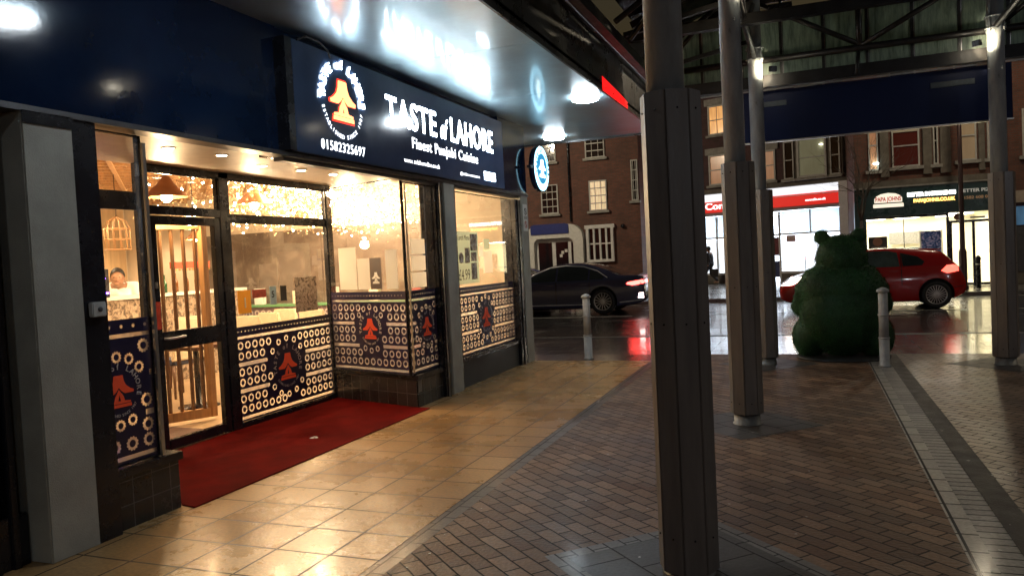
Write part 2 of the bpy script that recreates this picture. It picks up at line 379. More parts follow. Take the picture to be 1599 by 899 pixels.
# ================================================================ restaurant building
RB = thing('restaurant_building', 'restaurant premises with glazed red-carpeted entrance between two window bays under a navy fascia', 'building', (-8, 7.4, 0))
tilebase = brickmat('dark_wall_tile', (.02,.022,.024), (.035,.038,.04), (.10,.10,.10), .155, .155, ms=.0035, rough=.25, axis='yz', offset=0, nz_amt=.3, rlo=.14, rhi=.34, bump=.4)
tilebasex = brickmat('dark_wall_tile_side', (.03,.024,.024), (.045,.036,.036), (.09,.085,.08), .155, .155, ms=.0035, rough=.25, axis='xz', offset=0, nz_amt=.3, rlo=.14, rhi=.34, bump=.4)
brickwall = brickmat('dark_red_brick', (.19,.07,.045), (.13,.05,.035), (.12,.1,.085), .225, .075, ms=.009, axis='xz', rough=.75, rlo=.6, rhi=.85, nz_amt=.45)
brickwall_y = brickmat('dark_red_brick_side', (.19,.07,.045), (.13,.05,.035), (.12,.1,.085), .225, .075, ms=.009, axis='yz', rough=.75, rlo=.6, rhi=.85, nz_amt=.45)
# outer shell
MB().box(-12.4,-4.2,3.45,11.34,3.72,7.2).build('upper_wall', brickwall_y, RB)
MB().box(-12.5,-4.1,3.4,11.5,7.2,7.35).build('roof', mat('roof_felt', (.05,.05,.055), .8, noise=.3), RB)
for q in ((-12.4,-12.25,3.45,11.34,0,3.72),(-12.25,-4.32,11.16,11.34,0,3.72),(-12.25,-4.3,3.3,3.42,0,3.72)): MB().box(*q).build('wall', plaster, RB)
MB().box(-12.25,-5.52,3.42,11.16,-.1,.008).build('shop_floor', mat('pale_wood_floor', (.5,.36,.22), .35, noise=.35, nscale=4, rvar=.1, streak=(1,7,1)), RB)
MB().box(-12.25,-5.6,3.42,11.16,3.05,3.15).build('ceiling', mat('tan_ceiling', (.5,.34,.2), .8, noise=.2), RB)
lat = MB()
for i in range(26):
    a = 3.4+i*.42
    lat.bar((-12.2, a-3.4, 2.98), (-5.7, a+3.1, 2.98), .05, .03); lat.bar((-12.2, a+3.1-1, 2.95), (-5.7, a-3.4-1, 2.95), .05, .03)
# trim lattice to the room
bmesh.ops.bisect_plane(lat.bm, geom=lat.bm.verts[:]+lat.bm.edges[:]+lat.bm.faces[:], plane_co=(0,3.5,0), plane_no=(0,-1,0), clear_outer=True)
bmesh.ops.bisect_plane(lat.bm, geom=lat.bm.verts[:]+lat.bm.edges[:]+lat.bm.faces[:], plane_co=(0,11.1,0), plane_no=(0,1,0), clear_outer=True)
lat.build('ceiling_lattice', woodlt, RB)
# timber back wall panelling, pink door surround, shelves
MB().box(-12.24,-12.2,8.2,11.1,.0,3.0).build('wall_panelling', woodpan, RB)
MB().box(-12.2,-12.14,5.6,8.0,1.0,2.9).build('dark_back_panel', mat('grey_brown_panel', (.12,.095,.08), .6, noise=.3), RB)
# pillars
def pillar(y0, y1, x0=-4.4, x1=-4.02, zt=2.575):
    return MB().box(x0, x1, y0, y1, 0, zt).build('pillar', greypl, RB, bevel=.008)
pillar(3.05, 3.37, x1=-4.06); pillar(8.36, 8.66, x1=-4.06); pillar(11.02, 11.32, x1=-4.06)
MB().box(-4.055,-4.05,3.05,3.37,2.5,2.57).build('pillar_band', black, RB)
# black frame members beside the pillars, then in the door plane
X0, X1 = -5.56, -5.48
for q in ((-4.3,-4.07,3.37,3.54,0,2.57),
  (-4.3,-4.10,8.2,8.355,0,2.55),
  (-4.09,-4.05,8.24,8.27,0,2.55),
  (-4.3,-4.09,8.66,8.74,.0,2.55),
  (-4.3,-4.08,10.8,10.88,0,2.5),
  (-4.27,-4.07,10.9,11.02,0,2.5),
  (X0,X1,5.17,5.26,0,2.62),
  (X0,X1,6.16,6.3,0,2.62),
  (X0,X1,8.0,8.1,0,2.62),
  (X0,X1,5.26,6.16,2.17,2.24),
  (X0,X1,6.3,8.0,2.125,2.2),
  (X0,X1,6.3,8.0,0,.05),
  (X0,X1,5.26,8.0,2.56,2.62),
  (X0+.02,X1-.02,3.55,5.17,2.2,2.36)):
    MB().box(*q).build('frame_member', black, RB, bevel=.004)
for q in ((-4.062,-4.05,8.228,8.236,0,2.55),(-4.064,-4.055,10.89,10.9,0,2.5),(-4.13,-4.11,3.93,3.955,.4,2.5),(-4.13,-4.11,7.5,7.508,.4,2.5)):
    MB().box(*q).build('metal_edge_trim', alu, RB)
# stall risers with tiles and sills
sr = MB(); sr.box(-5.4,-4.12,3.55,4.07,0,.34)
sr.build('stall_riser', tilebase, RB)
MB().prism([(-4.12,7.56),(-4.12,8.2),(-5.5,8.2),(-5.5,8.02)], lambda u,v,t: (u,v,t), 0, .32).build('stall_riser', tilebase, RB)
MB().box(-4.128,-4.118,7.57,7.66,.17,.3).build('pale_vent_tile', mat('pale_tile', (.14,.15,.15), .3), RB)
MB().quad((-5.5,8.01,0),(-4.125,7.545,0),(-4.125,7.545,.32),(-5.5,8.01,.32)).build('stall_riser', tilebasex, RB)
MB().box(-4.3,-4.13,8.74,10.8,0,.34).build('stall_riser', mat('dark_grey_render', (.035,.04,.042), .5, noise=.3, nscale=3), RB)
MB().box(-5.45,-4.09,3.54,4.09,.34,.395).build('window_sill', black, RB, bevel=.004); MB().prism([(-4.09,7.53),(-4.09,8.2),(-5.5,8.2),(-5.5,7.98)], lambda u,v,t: (u,v,t), .32, .37).build('window_sill', black, RB, bevel=.004); MB().box(-4.3,-4.10,8.74,10.8,.34,.385).build('window_sill', black, RB, bevel=.004)
# entrance recess ceiling with recessed lights
MB().box(-5.6,-4.12,3.5,8.36,2.62,2.68).build('recess_ceiling', mat('recess_ceiling_paint', (.6,.5,.4), .45, noise=.15), RB)
lensm = emit('downlight_lens', (1,.78,.52), 30)
for (x, y) in ((-4.86,6.07),(-4.77,7.12),(-4.7,4.75),(-4.66,5.3),(-4.8,6.6)):
    d = MB().lathe((x,y,2.615), [(.055,.005),(.058,0),(.045,-.001)], 20).build('downlight', white, RB)
    MB().lathe((x,y,2.6135), [(.043,0),(.040,-.002)], 20).build('lens', lensm, d)
    lamp('downlight_lamp', (x,y,2.58), 7, WARM, .04, kind='SPOT', spot=R(110))
# fascia boards
fb = MB(); fb.box(-4.35,-4.11,-2.5,5.4,2.6,3.648); fb.box(-4.35,-4.07,10.24,11.32,2.56,3.648); fb.box(-4.35,-4.13,5.4,10.24,2.58,3.648)
fb.build('fascia', navy, RB)
tr = MB(); tr.box(-4.2,-4.05,-2.5,11.34,2.565,2.6); tr.box(-4.2,-4.10,5.4,11.34,2.53,2.563)
tr.build('fascia_trim', mat('dull_metal_trim', (.12,.12,.13), .35, metal=.6, noise=.3), RB)
MB().box(-12.3,-4.3,11.345,11.4,2.7,3.65).build('side_fascia', navy, RB)

# ---- entrance door
door = MB()
for a in ((5.265,5.345,.02,2.16),(6.075,6.155,.02,2.16),(5.345,6.075,2.08,2.16),(5.345,6.075,.02,.11),(5.345,6.075,.935,1.1)):
    door.box(-5.55,-5.49,a[0],a[1],a[2],a[3])
D = door.build('door', black, RB, bevel=.004)
MB().quad((-5.52,5.345,.11),(-5.52,6.075,.11),(-5.52,6.075,2.08),(-5.52,5.345,2.08)).build('door_glass', gl, D)
h = MB(); h.tube([(-5.49,5.36,1.04),(-5.44,5.37,1.04),(-5.43,5.4,1.04),(-5.43,5.53,1.045),(-5.44,5.56,1.045),(-5.49,5.57,1.045)], .011, 10); h.build('handle', chrome, D)
MB().box(-5.489,-5.478,5.285,5.315,1.5,1.56).build('lock_plate', alu, D, bevel=.003)
MB().box(-5.489,-5.486,5.28,5.33,1.13,1.38).build('red_door_sticker', mat('red_sticker', (.5,.06,.03), .4, noise=.4, nscale=30), D)

# ---- windows with printed film
film_navy = mat('navy_window_film', (.018,.014,.05), .35, noise=.3, nscale=3)
frost = frostmat('frosted_film', (.72,.70,.72), .5)
filmred = mat('orange_red_film', (.6,.06,.02), .5, emis=(1,.10,.03), es=.06)
ghost = mat('pale_film_lettering', (.55,.5,.48), .5)
def emblem_loops(cx, cy, h):
    """bell-shaped tower over a splayed stand on a plinth"""
    top = [(-.17,1),(.17,1),(.2,.82),(.27,.68),(.42,.56),(.56,.5),(.54,.42),(.22,.42),(.1,.5),(0,.62),(-.1,.5),(-.22,.42),(-.54,.42),(-.56,.5),(-.42,.56),(-.27,.68),(-.2,.82)]
    legs = [(-.08,.44),(0,.56),(.08,.44),(.16,.34),(.2,.2),(.42,.17),(.42,.12),(-.42,.12),(-.42,.17),(-.2,.2),(-.16,.34)]
    vee = [(0,.40),(.05,.2),(-.05,.2)]
    base = [(-.46,.0),(.46,.0),(.44,.1),(-.44,.1)]
    f = lambda L: [(cx+x*h, cy+(y-.5)*h) for x, y in L]
    return [f(top), f(legs), f(vee), f(base)]
def circ(cx, cy, r, n=14, sc=0., ph=0, asp=1.):
    return [(cx+asp*r*(1+sc*(1 if i % 2 else -1))*math.cos(2*math.pi*i/n+ph), cy+r*(1+sc*(1 if i % 2 else -1))*math.sin(2*math.pi*i/n+ph)) for i in range(n)]
def film(win, M, w, h, lc, lr, rr=.045, pitch=.107, flower=False, lett=True):
    """navy film w x h with cut-out rings, bands and a medallion at lc = (s, t) of radius lr"""
    loops = [[(0,0),(w,0),(w,h),(0,h)]]; placed = []; rects = []
    rowsz = [h*.125, h*.235, h*.41, h*.52, h*.69, h*.80]
    bands = [(h*.02,h*.05),(h*.302,h*.342),(h*.583,h*.622),(h*.872,h*.90)]
    ro = lr*1.34+rr*.85
    for b0, b1 in bands:
        t = (b0+b1)/2; segs = [(.012, w-.012)]
        if abs(t-lc[1]) < ro:
            e = math.sqrt(ro*ro-(t-lc[1])**2)*1.02; segs = [(.012, lc[0]-e), (lc[0]+e, w-.012)]
        for a, b in segs:
            if b-a > .02: loops.append([(a,b0),(b,b0),(b,b1),(a,b1)]); rects.append((a,b,b0,b1))
    s = .018
    while s < w-.03:
        q = .009 if not flower else .012
        loops.append(circ(s+.01, h*.95, q, 8 if flower else 4, ph=math.pi/4)); s += .055 if not flower else .095
    def ring(x, y, r):
        if x-r < .008 or x+r > w-.008 or y-r < h*.055 or y+r > h*.865: return
        for px_, py_, pr_ in placed:
            if math.hypot(px_-x, py_-y) < (pr_+r)*1.02: return
        for a, b, c, d in rects:
            if x+r > a-.004 and x-r < b+.004 and y+r > c-.003 and y-r < d+.003: return
        placed.append((x,y,r))
        if flower: loops.append(circ(x, y, r*.9, 24, .11)); loops.append(circ(x, y, r*.50, 14))
        else: loops.append(circ(x, y, r*.95, 24, .045)); loops.append(circ(x, y, r*.55, 14))
    m = 14
    for k in range(m):
        a = 2*math.pi*(k+.5)/m
        if abs(math.sin(a)) > .35: ring(lc[0]+math.cos(a)*lr*1.34, lc[1]+math.sin(a)*lr*1.34, rr*.82)
    n = max(1, int(w/pitch)); p = w/n
    for t in rowsz:
        for k in range(n):
            x = p*(k+.5)
            if math.hypot(x-lc[0], t-lc[1]) > lr*1.12+rr: ring(x, t, rr)
    me = curve_fill(loops); me.transform(M @ Matrix.Translation((0,0,.004))); link('window_film', me, film_navy, win)
    bm = MB(); bm.quad(*[M @ Vector(p) for p in ((.004,.004,-.004),(w-.004,.004,-.004),(w-.004,h-.004,-.004),(.004,h-.004,-.004))]); bm.build('frosted_backing', frost, win, recalc=False)
    e = curve_fill(emblem_loops(lc[0], lc[1], lr*1.25), .0005); e.transform(M @ Matrix.Translation((0,0,.008))); link('emblem', e, filmred, win)
    if lett:
        a1 = arc_text('TASTE of LAHORE', lr*.3, lr*.86, 200, -20, off=.001, ext=.0004); a1.transform(M @ Matrix.Translation((lc[0],lc[1],.008))); link('ring_lettering', a1, ghost, win)
        a2 = arc_text('ESTABLISHED SINCE 1987', lr*.17, lr*.98, 215, 325, ext=.0004, flip=True); a2.transform(M @ Matrix.Translation((lc[0],lc[1],.008)) @ Matrix.Diagonal((.9,.9,1,1))); link('ring_lettering', a2, ghost, win)
def window(M, w, h, fr=.012):
    """a pane w x h in plane M: returns the window part, its glass a sub-part"""
    b = MB()
    for s0, s1, t0, t1 in ((0,w,0,fr),(0,w,h-fr,h),(0,fr,fr,h-fr),(w-fr,w,fr,h-fr)):
        b.prism([(s0,t0),(s1,t0),(s1,t1),(s0,t1)], lambda u,v,t: M @ Vector((u,v,t)), -.014, .014)
    o = b.build('window', black, RB)
    q = MB().quad(*[M @ Vector(p) for p in ((fr,fr,0),(w-fr,fr,0),(w-fr,h-fr,0),(fr,h-fr,0))]); q.build('pane', gl, o, recalc=False)
    return o
M1 = frame((-4.16,3.38,.4), (0,1)); w1 = window(M1, .57, 2.15); film(w1, M1 @ Matrix.Translation((.012,.012,0)), .546, .93, (.26,.47), .165, rr=.050, pitch=.118, flower=True)
d = Vector((-5.48+4.17, 5.2-3.96)); window(frame((-5.48,5.17,.4), (-d.x,-d.y)), d.length, 2.15)
M2 = frame((-5.52,6.3,.05), (0,1)); w2 = window(M2, 1.7, 2.08); film(w2, M2 @ Matrix.Translation((.02,.015,0)), 1.66, .98, (.80,.47), .235)
window(frame((-5.52,6.3,2.2), (0,1)), 1.7, .36); window(frame((-5.52,5.26,2.24), (0,1)), .9, .32)
dd = Vector((-4.16+5.48, 7.5-7.97)); M3 = frame((-5.48,7.97,.37), (dd.x, dd.y)); w3 = window(M3, dd.length, 2.2); film(w3, M3 @ Matrix.Translation((.02,.012,0)), dd.length-.04, .93, (.72,.5), .19)
M4 = frame((-4.16,7.5,.37), (0,1)); w4 = window(M4, .7, 2.15); film(w4, M4 @ Matrix.Translation((.01,.012,0)), .68, .93, (.42,.5), .17, rr=.04, pitch=.1)
M5 = frame((-4.17,8.74,.385), (0,1)); w5 = window(M5, 2.06, 2.12); film(w5, M5 @ Matrix.Translation((.02,.012,0)), 2.02, .88, (.95,.44), .21, rr=.042, pitch=.115)
# posters stuck to the glass
def sheet(parent, M, s0, t0, w, h, m, name, off=.012, label=None):
    b = MB().prism([(s0,t0),(s0+w,t0),(s0+w,t0+h),(s0,t0+h)], lambda u,v,t: M @ Vector((u,v,t)), off, off+.0015)
    o = b.build(name, m, parent, recalc=True)
    if label: o['label'] = label
    return o
def photo_mat(name, a, b, c, sc=9):
    m = bpy.data.materials.new(name); m.use_nodes = True; n = m.node_tree.nodes; l = m.node_tree.links
    tc = n.new('ShaderNodeTexCoord'); nz = n.new('ShaderNodeTexNoise'); nz.inputs['Scale'].default_value = sc; nz.inputs['Detail'].default_value = 5; nz.inputs['Distortion'].default_value = 1.5
    l.new(tc.outputs['Object'], nz.inputs[0]); r = n.new('ShaderNodeValToRGB'); l.new(nz.outputs[0], r.inputs[0])
    r.color_ramp.elements[0].position = .38; r.color_ramp.elements[0].color = (*a,1); r.color_ramp.elements[1].position = .62; r.color_ramp.elements[1].color = (*c,1)
    e = r.color_ramp.elements.new(.5); e.color = (*b,1)
    l.new(r.outputs[0], n['Principled BSDF'].inputs['Base Color']); n['Principled BSDF'].inputs['Roughness'].default_value = .35
    MATS[name] = m; return m
foodm = photo_mat('food_photo', (.07,.05,.04), (.3,.2,.12), (.5,.45,.38), 14)
posterm = frostmat('pale_green_poster', (.62,.70,.63), .05)
sheet(w5, M5, .06, .93, .74, .68, posterm, 'lunch_menu_poster', .006)
for s0, t0, w, h in ((.54,1.36,.22,.22),(.36,1.2,.15,.2),(.54,.98,.18,.22),(.55,1.22,.18,.12)): sheet(w5, M5, s0, t0, w, h, foodm, 'food_photo', .009)
b = MB(); b.lathe((-4.17+.0095,8.74+.24,.385+1.27), [(.07,.0),(.07,.002)], 20, axis='x'); b.build('food_photo', foodm, w5)
inkm = mat('dark_ink', (.02,.02,.02), .5)
text('poster_lettering', 'Lunch Menu', M5 @ Matrix.Translation((.16,1.5,.009)), inkm, w5, size=.1, ext=.0004, width=.36)
text('poster_lettering', '£4.99', M5 @ Matrix.Translation((.15,.985,.009)), inkm, w5, size=.2, ext=.0004, width=.34)
for s0, t0, w, h, m in ((.84,1.28,.13,.14,backlit),(.98,1.05,.3,.3,backlit),(1.0,1.38,.2,.14,posterm)): sheet(w5, M5, s0, t0, w, h, m, 'notice', .006)
# notices on the angled bay pane
menum = mat('dark_menu_card', (.05,.03,.03), .5)
a = sheet(w3, M3, .22, .97, .33, .5, backlit, 'menu_sheet', .008, 'tall white menu sheet'); sheet(w3, M3, .57, .97, .22, .36, backlit, 'menu_sheet', .008)
sheet(w3, M3, .8, .97, .2, .36, menum, 'menu_card', .008)
hl = curve_fill(emblem_loops(.9,1.1,.13), .0004); hl.transform(M3 @ Matrix.Translation((0,0,.011))); link('menu_card_emblem', hl, paper, w3)
sheet(w3, M3, 1.08, .97, .2, .44, backlit, 'notice', .008)
for i in range(3): sheet(w4, M4, .13, .97+i*.19, .34, .17, backlit, 'notice', .008)
# stickers on the wide window
orangem = mat('orange_sticker', (.85,.3,.02), .5, emis=(1,.35,.02), es=.12)
sheet(w2, M2, .07, 1.13, .2, .24, orangem, 'orange_sticker', .008)
text('sticker_numeral', '1', M2 @ Matrix.Translation((.14,1.19,.011)), mat('cream_ink', (.9,.7,.4), .5), w2, size=.15, ext=.0004, off=.003)
sheet(w2, M2, .3, 1.28, .22, .09, MATS['red_sticker'], 'red_label', .008); sheet(w2, M2, .58, 1.19, .11, .2, mat('pale_blue_sticker', (.4,.55,.6), .5), 'hygiene_sticker', .008)
text('sticker_numeral', '5', M2 @ Matrix.Translation((.605,1.27,.011)), inkm, w2, size=.1, ext=.0004, off=.002)
sheet(w2, M2, .76, 1.22, .11, .17, inkm, 'hygiene_sticker', .008, 'black card sticker')
boxm = photo_mat('brown_menu_sheet_print', (.12,.07,.05), (.5,.38,.27), (.6,.47,.36), 16)
sheet(w2, M2, 1.02, 1.07, .42, .40, boxm, 'brown_menu_sheet', .008)
# key switch box and side notices
MB().box(-4.07,-4.03,3.40,3.5,1.38,1.47).build('key_switch_box', mat('grey_plastic', (.45,.46,.45), .4, noise=.15), RB, bevel=.006)
MB().lathe((-4.03,3.45,1.425), [(.015,0),(.015,.008),(.006,.01)], 12, axis='x').build('key_switch', mat('dark_switch', (.05,.05,.06), .4), RB)
MB().box(-4.058,-4.052,11.08,11.26,2.03,2.44).build('warning_sign', mat('white_sign_face', (.7,.72,.7), .4), RB)
for z, m in ((2.33, inkm), (2.13, MATS['red_sticker'])):
    t = MB(); n_ = 20
    ro = [(11.17+.055*math.cos(2*math.pi*i/n_), z+.055*math.sin(2*math.pi*i/n_)) for i in range(n_)]; ri = [(11.17+.04*math.cos(2*math.pi*i/n_), z+.04*math.sin(2*math.pi*i/n_)) for i in range(n_)]
    for i in range(n_):
        j = (i+1) % n_; t.quad((-4.05,*ro[i]),(-4.05,*ro[j]),(-4.05,*ri[j]),(-4.05,*ri[i]))
    t.bar((-4.05,11.13,z+.04),(-4.05,11.21,z-.04),.012,.002); t.build('warning_symbol', m, RB)
for k in range(4): MB().box(-4.051,-4.048,11.1,11.24,2.215+k*.012,2.220+k*.012).build('sign_line', inkm, RB)

# ---- neighbour's dark shop front on the left
NB = thing('shuttered_shop', 'dark closed shop front left of the grey pillar under the navy board', 'shop front', (-4.6,0,0))
b = MB(); b.box(-4.4,-4.3,-2.5,3.04,0,2.56); b.build('back_panel', black, NB)
b = MB()
for y in (2.93,2.82,2.62,1.9,1.1,.3): b.box(-4.3,-4.2,y,y+.045,0,2.56)
b.box(-4.3,-4.22,-2.5,3.04,0,.3); b.box(-4.3,-4.22,-2.5,3.04,2.45,2.55); b.build('door_frame', black, NB, bevel=.005)

# ================================================================ shop sign
SG = thing('shop_sign', 'navy box sign with glowing white lettering and orange emblem above the restaurant windows', 'sign', (-4.05,7.8,2.6))
SX = -3.99
MB().box(-4.128,SX,5.45,10.2,2.605,3.55).build('sign_box', navy_sign, SG, bevel=.004)
MB().box(-4.126,SX-.002,5.36,5.449,2.61,3.55).build('sign_end_panel', black, SG)
letw = emit('lit_white_lettering', (.82,.94,1), 15)
letw2 = emit('lit_small_white_lettering', (.93,.97,1), 2.4)
letc = emit('lit_warm_emblem', (1,.38,.14), 2.2)
redh = emit('emblem_red_edge', (.9,.04,.02), .8)
SM = frame((SX,0,0), (0,1))
T = lambda st, y, z, w, size, off=.0, par=SG, m=letw, nm='sign_lettering', ext=.002, shear=0, spacing=1.: text(nm, st, SM @ Matrix.Translation((y,z,ext)), m, par, size=size, ext=ext, off=off, width=w, shear=shear, spacing=spacing)
T('TASTE', 6.97, 3.07, 1.14, .41, .005, spacing=1.12); T('of', 8.22, 3.07, .2, .34, .002, shear=.35); T('LAHORE', 8.5, 3.07, 1.32, .41, .005, spacing=1.12)
T('Finest Punjabi Cuisine', 7.5, 2.87, 1.78, .17, .001, spacing=1.15, m=letw2)
T('01582325697', 5.8, 2.67, .72, .125, .0, spacing=1.2, m=letw2)
T('www. tolahoredine.co.uk', 7.3, 2.70, .85, .07, 0, ext=.001, m=letw2); T('@tolahorerestaurant', 8.72, 2.685, .6, .05, 0, ext=.001, m=letw2)
for i in range(4):
    MB().box(SX,SX+.004,9.48+i*.1,9.56+i*.1,2.68,2.79).build('social_icon', letw, SG, bevel=.003)
LC = (6.17, 3.14); LR = .31; AS = .98
a1 = arc_text('TASTE of LAHORE', .12, LR*.95, 184, -4, ext=.002, off=.001, asp=AS); a1.transform(SM @ Matrix.Translation((LC[0],LC[1],.012))); link('sign_lettering', a1, letw, SG)
a2 = arc_text('ESTABLISHED SINCE 1987', .055, LR*1.0, 192, 348, ext=.001, flip=True, asp=AS); a2.transform(SM @ Matrix.Translation((LC[0],LC[1],.006))); link('sign_lettering', a2, emit('lit_small_lettering', (.9,.95,1), 2.2), SG)
e = curve_fill(emblem_loops(*LC, LR*1.18), .004); e.transform(SM @ Matrix.Translation((0,0,.012))); link('emblem', e, letc, SG)
e2 = curve_fill(emblem_loops(LC[0], LC[1], LR*1.30), .002); e2.transform(SM @ Matrix.Translation((0,0,.003))); link('emblem_halo', e2, redh, SG)
# cable looping over the sign corner
c = MB(); c.tube([(SX+.02,5.5,3.54),(SX+.03,5.62,3.60),(SX+.03,5.8,3.6),(SX+.02,5.95,3.555),(SX+.01,6.0,3.5)], .008, 8); c.build('cable', rubber, SG)

# round sign hung off the end of the fascia, facing the walkway
RS = thing('projecting_sign', 'round illuminated white and turquoise sign hanging out from the navy corner fascia', 'sign', (-3.97,11.67,2.66))
rc = (-3.97,11.68,3.02)
MB().lathe(rc, [(.34,-.05),(.36,-.03),(.36,.03),(.345,.045)], 48, axis='x').build('sign_drum', navy, RS); MB().lathe((rc[0]+.046,rc[1],rc[2]), [(.35,0),(.35,.005)], 48, axis='x').build('lit_face', emit('lit_drum_rim', (.4,.8,1), 2.6), RS)
MB().lathe((rc[0]+.052,rc[1],rc[2]), [(.24,0),(.24,.004)], 36, axis='x').build('sign_disc', emit('turquoise_disc', (.02,.22,.42), 1.), RS)
SN = frame((rc[0]+.06,rc[1],rc[2]), (0,1))
e = curve_fill(emblem_loops(0,.0,.28), .003); e.transform(SN); link('emblem', e, emit('lit_emblem_white', (.8,1,1), 3.2), RS)
a1 = arc_text('TASTE of LAHORE', .08, .26, 200, -20, ext=.003, off=.001); a1.transform(SN); link('sign_lettering', a1, mat('turquoise_letter', (.02,.2,.3), .4), RS)
MB().box(-4.0,-3.94,11.2,11.34,3.0,3.04).build('bracket', black, RS)

# ================================================================ walkway canopy
CN = thing('walkway_canopy', 'pale glossy panelled soffit and deep grey outer edge running along above the tiled walkway', 'canopy', (-3.2,5,3.65))
sf = MB()
ys = [-3,-.5,2.,4.5,7.0,9.2,11.36]
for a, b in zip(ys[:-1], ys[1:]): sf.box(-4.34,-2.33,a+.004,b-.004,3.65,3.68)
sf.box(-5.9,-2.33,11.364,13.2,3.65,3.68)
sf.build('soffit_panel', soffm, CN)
MB().box(-4.36,-2.3,-3,13.22,3.685,3.72).build('soffit_backing', darkvoid, CN)
gf = MB(); y = -3
while y < 13.2:
    gf.box(-2.325,-2.3,y,min(y+1.18,13.22),3.62,4.22); y += 1.19
gf.box(-5.9,-2.33,13.2,13.225,3.62,4.22)
gf.build('outer_fascia', gutm, CN)
gg = MB(); gg.box(-2.42,-2.24,-3,13.26,4.225,4.27); gg.tube([(-2.2,-3,4.2),(-2.2,13.26,4.2)], .035, 10); gg.build('gutter', mat('dark_gutter', (.03,.03,.032), .35, metal=.3, noise=.3), CN)
sc = MB()
for i in range(40): sc.ball((-2.295, -2.9+i*.4, 3.68), .01, 1)
sc.build('fixing_screw', black, CN)
bulb = emit('ceiling_lamp_diffuser', COOL, 45)
def soffit_lamp(x, y, lab):
    t = thing('ceiling_lamp', lab, 'ceiling lamp', (x,y,3.65), 'round lamps on the walkway soffit')
    MB().lathe((x,y,3.65), [(.1,0),(.1,-.012)], 32).build('lamp_base', white, t)
    MB().lathe((x,y,3.636), [(.16,0),(.175,-.02),(.165,-.035),(.12,-.048),(.06,-.053),(.01,-.054)], 32).build('diffuser', bulb, t)
    return t
soffit_lamp(-2.62,9.7,'round white lamp on the soffit near the red-lit canopy edge')
soffit_lamp(-3.95,12.5,'round white lamp on the soffit just behind the hanging round sign')
soffit_lamp(-2.6,4.2,'round white lamp nearest the camera, mirrored in the navy board')
soffit_lamp(-2.6,-1.3,'round white lamp at the near end of the soffit row')
MB().prism([(9.35,3.625),(10.75,3.625),(10.75,3.72),(10.2,3.76),(9.35,3.80)], lambda u,v,t: (t,u,v), -2.3, -2.296).build('red_lit_panel', mat('red_lit_plastic', (.6,.02,.02), .4, noise=.2, emis=(1,.01,.01), es=.9), CN)  # glowing panel painted in for the red reflection on the fascia

# ================================================================ columns and glass roof
def column(x, y, lab, zb=.1):
    t = thing('canopy_column', lab, 'column', (x,y,0), 'boarded columns holding up the glass roof')
    t.rotation_euler = (0,0,0)
    b = MB(); r = .138
    for k in range(8):
        a = 2*math.pi*(k+.5)/8; w = r*.77
        ca, sa = math.cos(a), math.sin(a)
        P = lambda u, v, z: (x+ca*v-sa*u, y+sa*v+ca*u, z)
        q = [P(-w/2,r-.018,zb),P(w/2,r-.018,zb),P(w/2,r,zb),P(-w/2,r,zb),P(-w/2,r-.018,2.37),P(w/2,r-.018,2.37),P(w/2,r,2.37),P(-w/2,r,2.37)]
        vs = [b.bm.verts.new(p) for p in q]
        for f in ((0,3,2,1),(4,5,6,7),(0,1,5,4),(1,2,6,5),(2,3,7,6),(3,0,4,7)): b.bm.faces.new([vs[i] for i in f])
    b.build('cladding', clad, t, bevel=.003)
    c = MB()
    for k in range(8):
        a = 2*math.pi*k/8
        for z in (.2,1.25,2.28): c.ball((x+math.cos(a+math.pi/8)*.139, y+math.sin(a+math.pi/8)*.139, z), .006, 1)
    c.build('board_screws', black, t)
    MB().lathe((x,y,0), [(.121,zb-.01),(.12,2.34)], 16).build('inner_sleeve', darkvoid, t)
    MB().lathe((x,y,0), [(.13,0),(.13,.006),(.116,.008),(.116,zb)], 28).build('foot_collar', mat('dull_foot_collar', (.22,.22,.21), .5, metal=.5, noise=.35, nscale=12), t)
    b = MB().lathe((x-.02,y,0), [(.093,2.3),(.093,4.08),(.1,4.09),(.1,4.2),(.093,4.21),(.093,5.6)], 24).build('pipe', steel, t)
    c = MB()
    for z in (3.64, 3.62):
        for a in (0.3, 2.0, 3.6, 5.2): c.ball((x-.02+.095*math.cos(a), y+.095*math.sin(a), z), .009, 1)
    c.lathe((x-.02,y,4.26), [(.12,0),(.12,.02)], 20); c.lathe((x-.02,y,4.12), [(.115,0),(.115,.02)], 20)
    for a in (.8, 2.4, 4., 5.5): c.tube([(x-.02+.11*math.cos(a), y+.11*math.sin(a), 4.08), (x-.02+.11*math.cos(a), y+.11*math.sin(a), 4.32)], .008, 6)
    c.build('pipe_clamp', steel, t)
    return t
column(-.61,3.84,'thick grey boarded column nearest the camera in the middle of the picture', .025)
column(-.575,7.27,'second boarded column, just right of the nearest one')
column(-.575,11.02,'slim looking far boarded column between the second column and the green bear')
column(2.24,11.06,'boarded column on its own at the right, in front of the pizza shop')
column(4.9,3.9,'boarded column of the right row, out to the side of the camera')

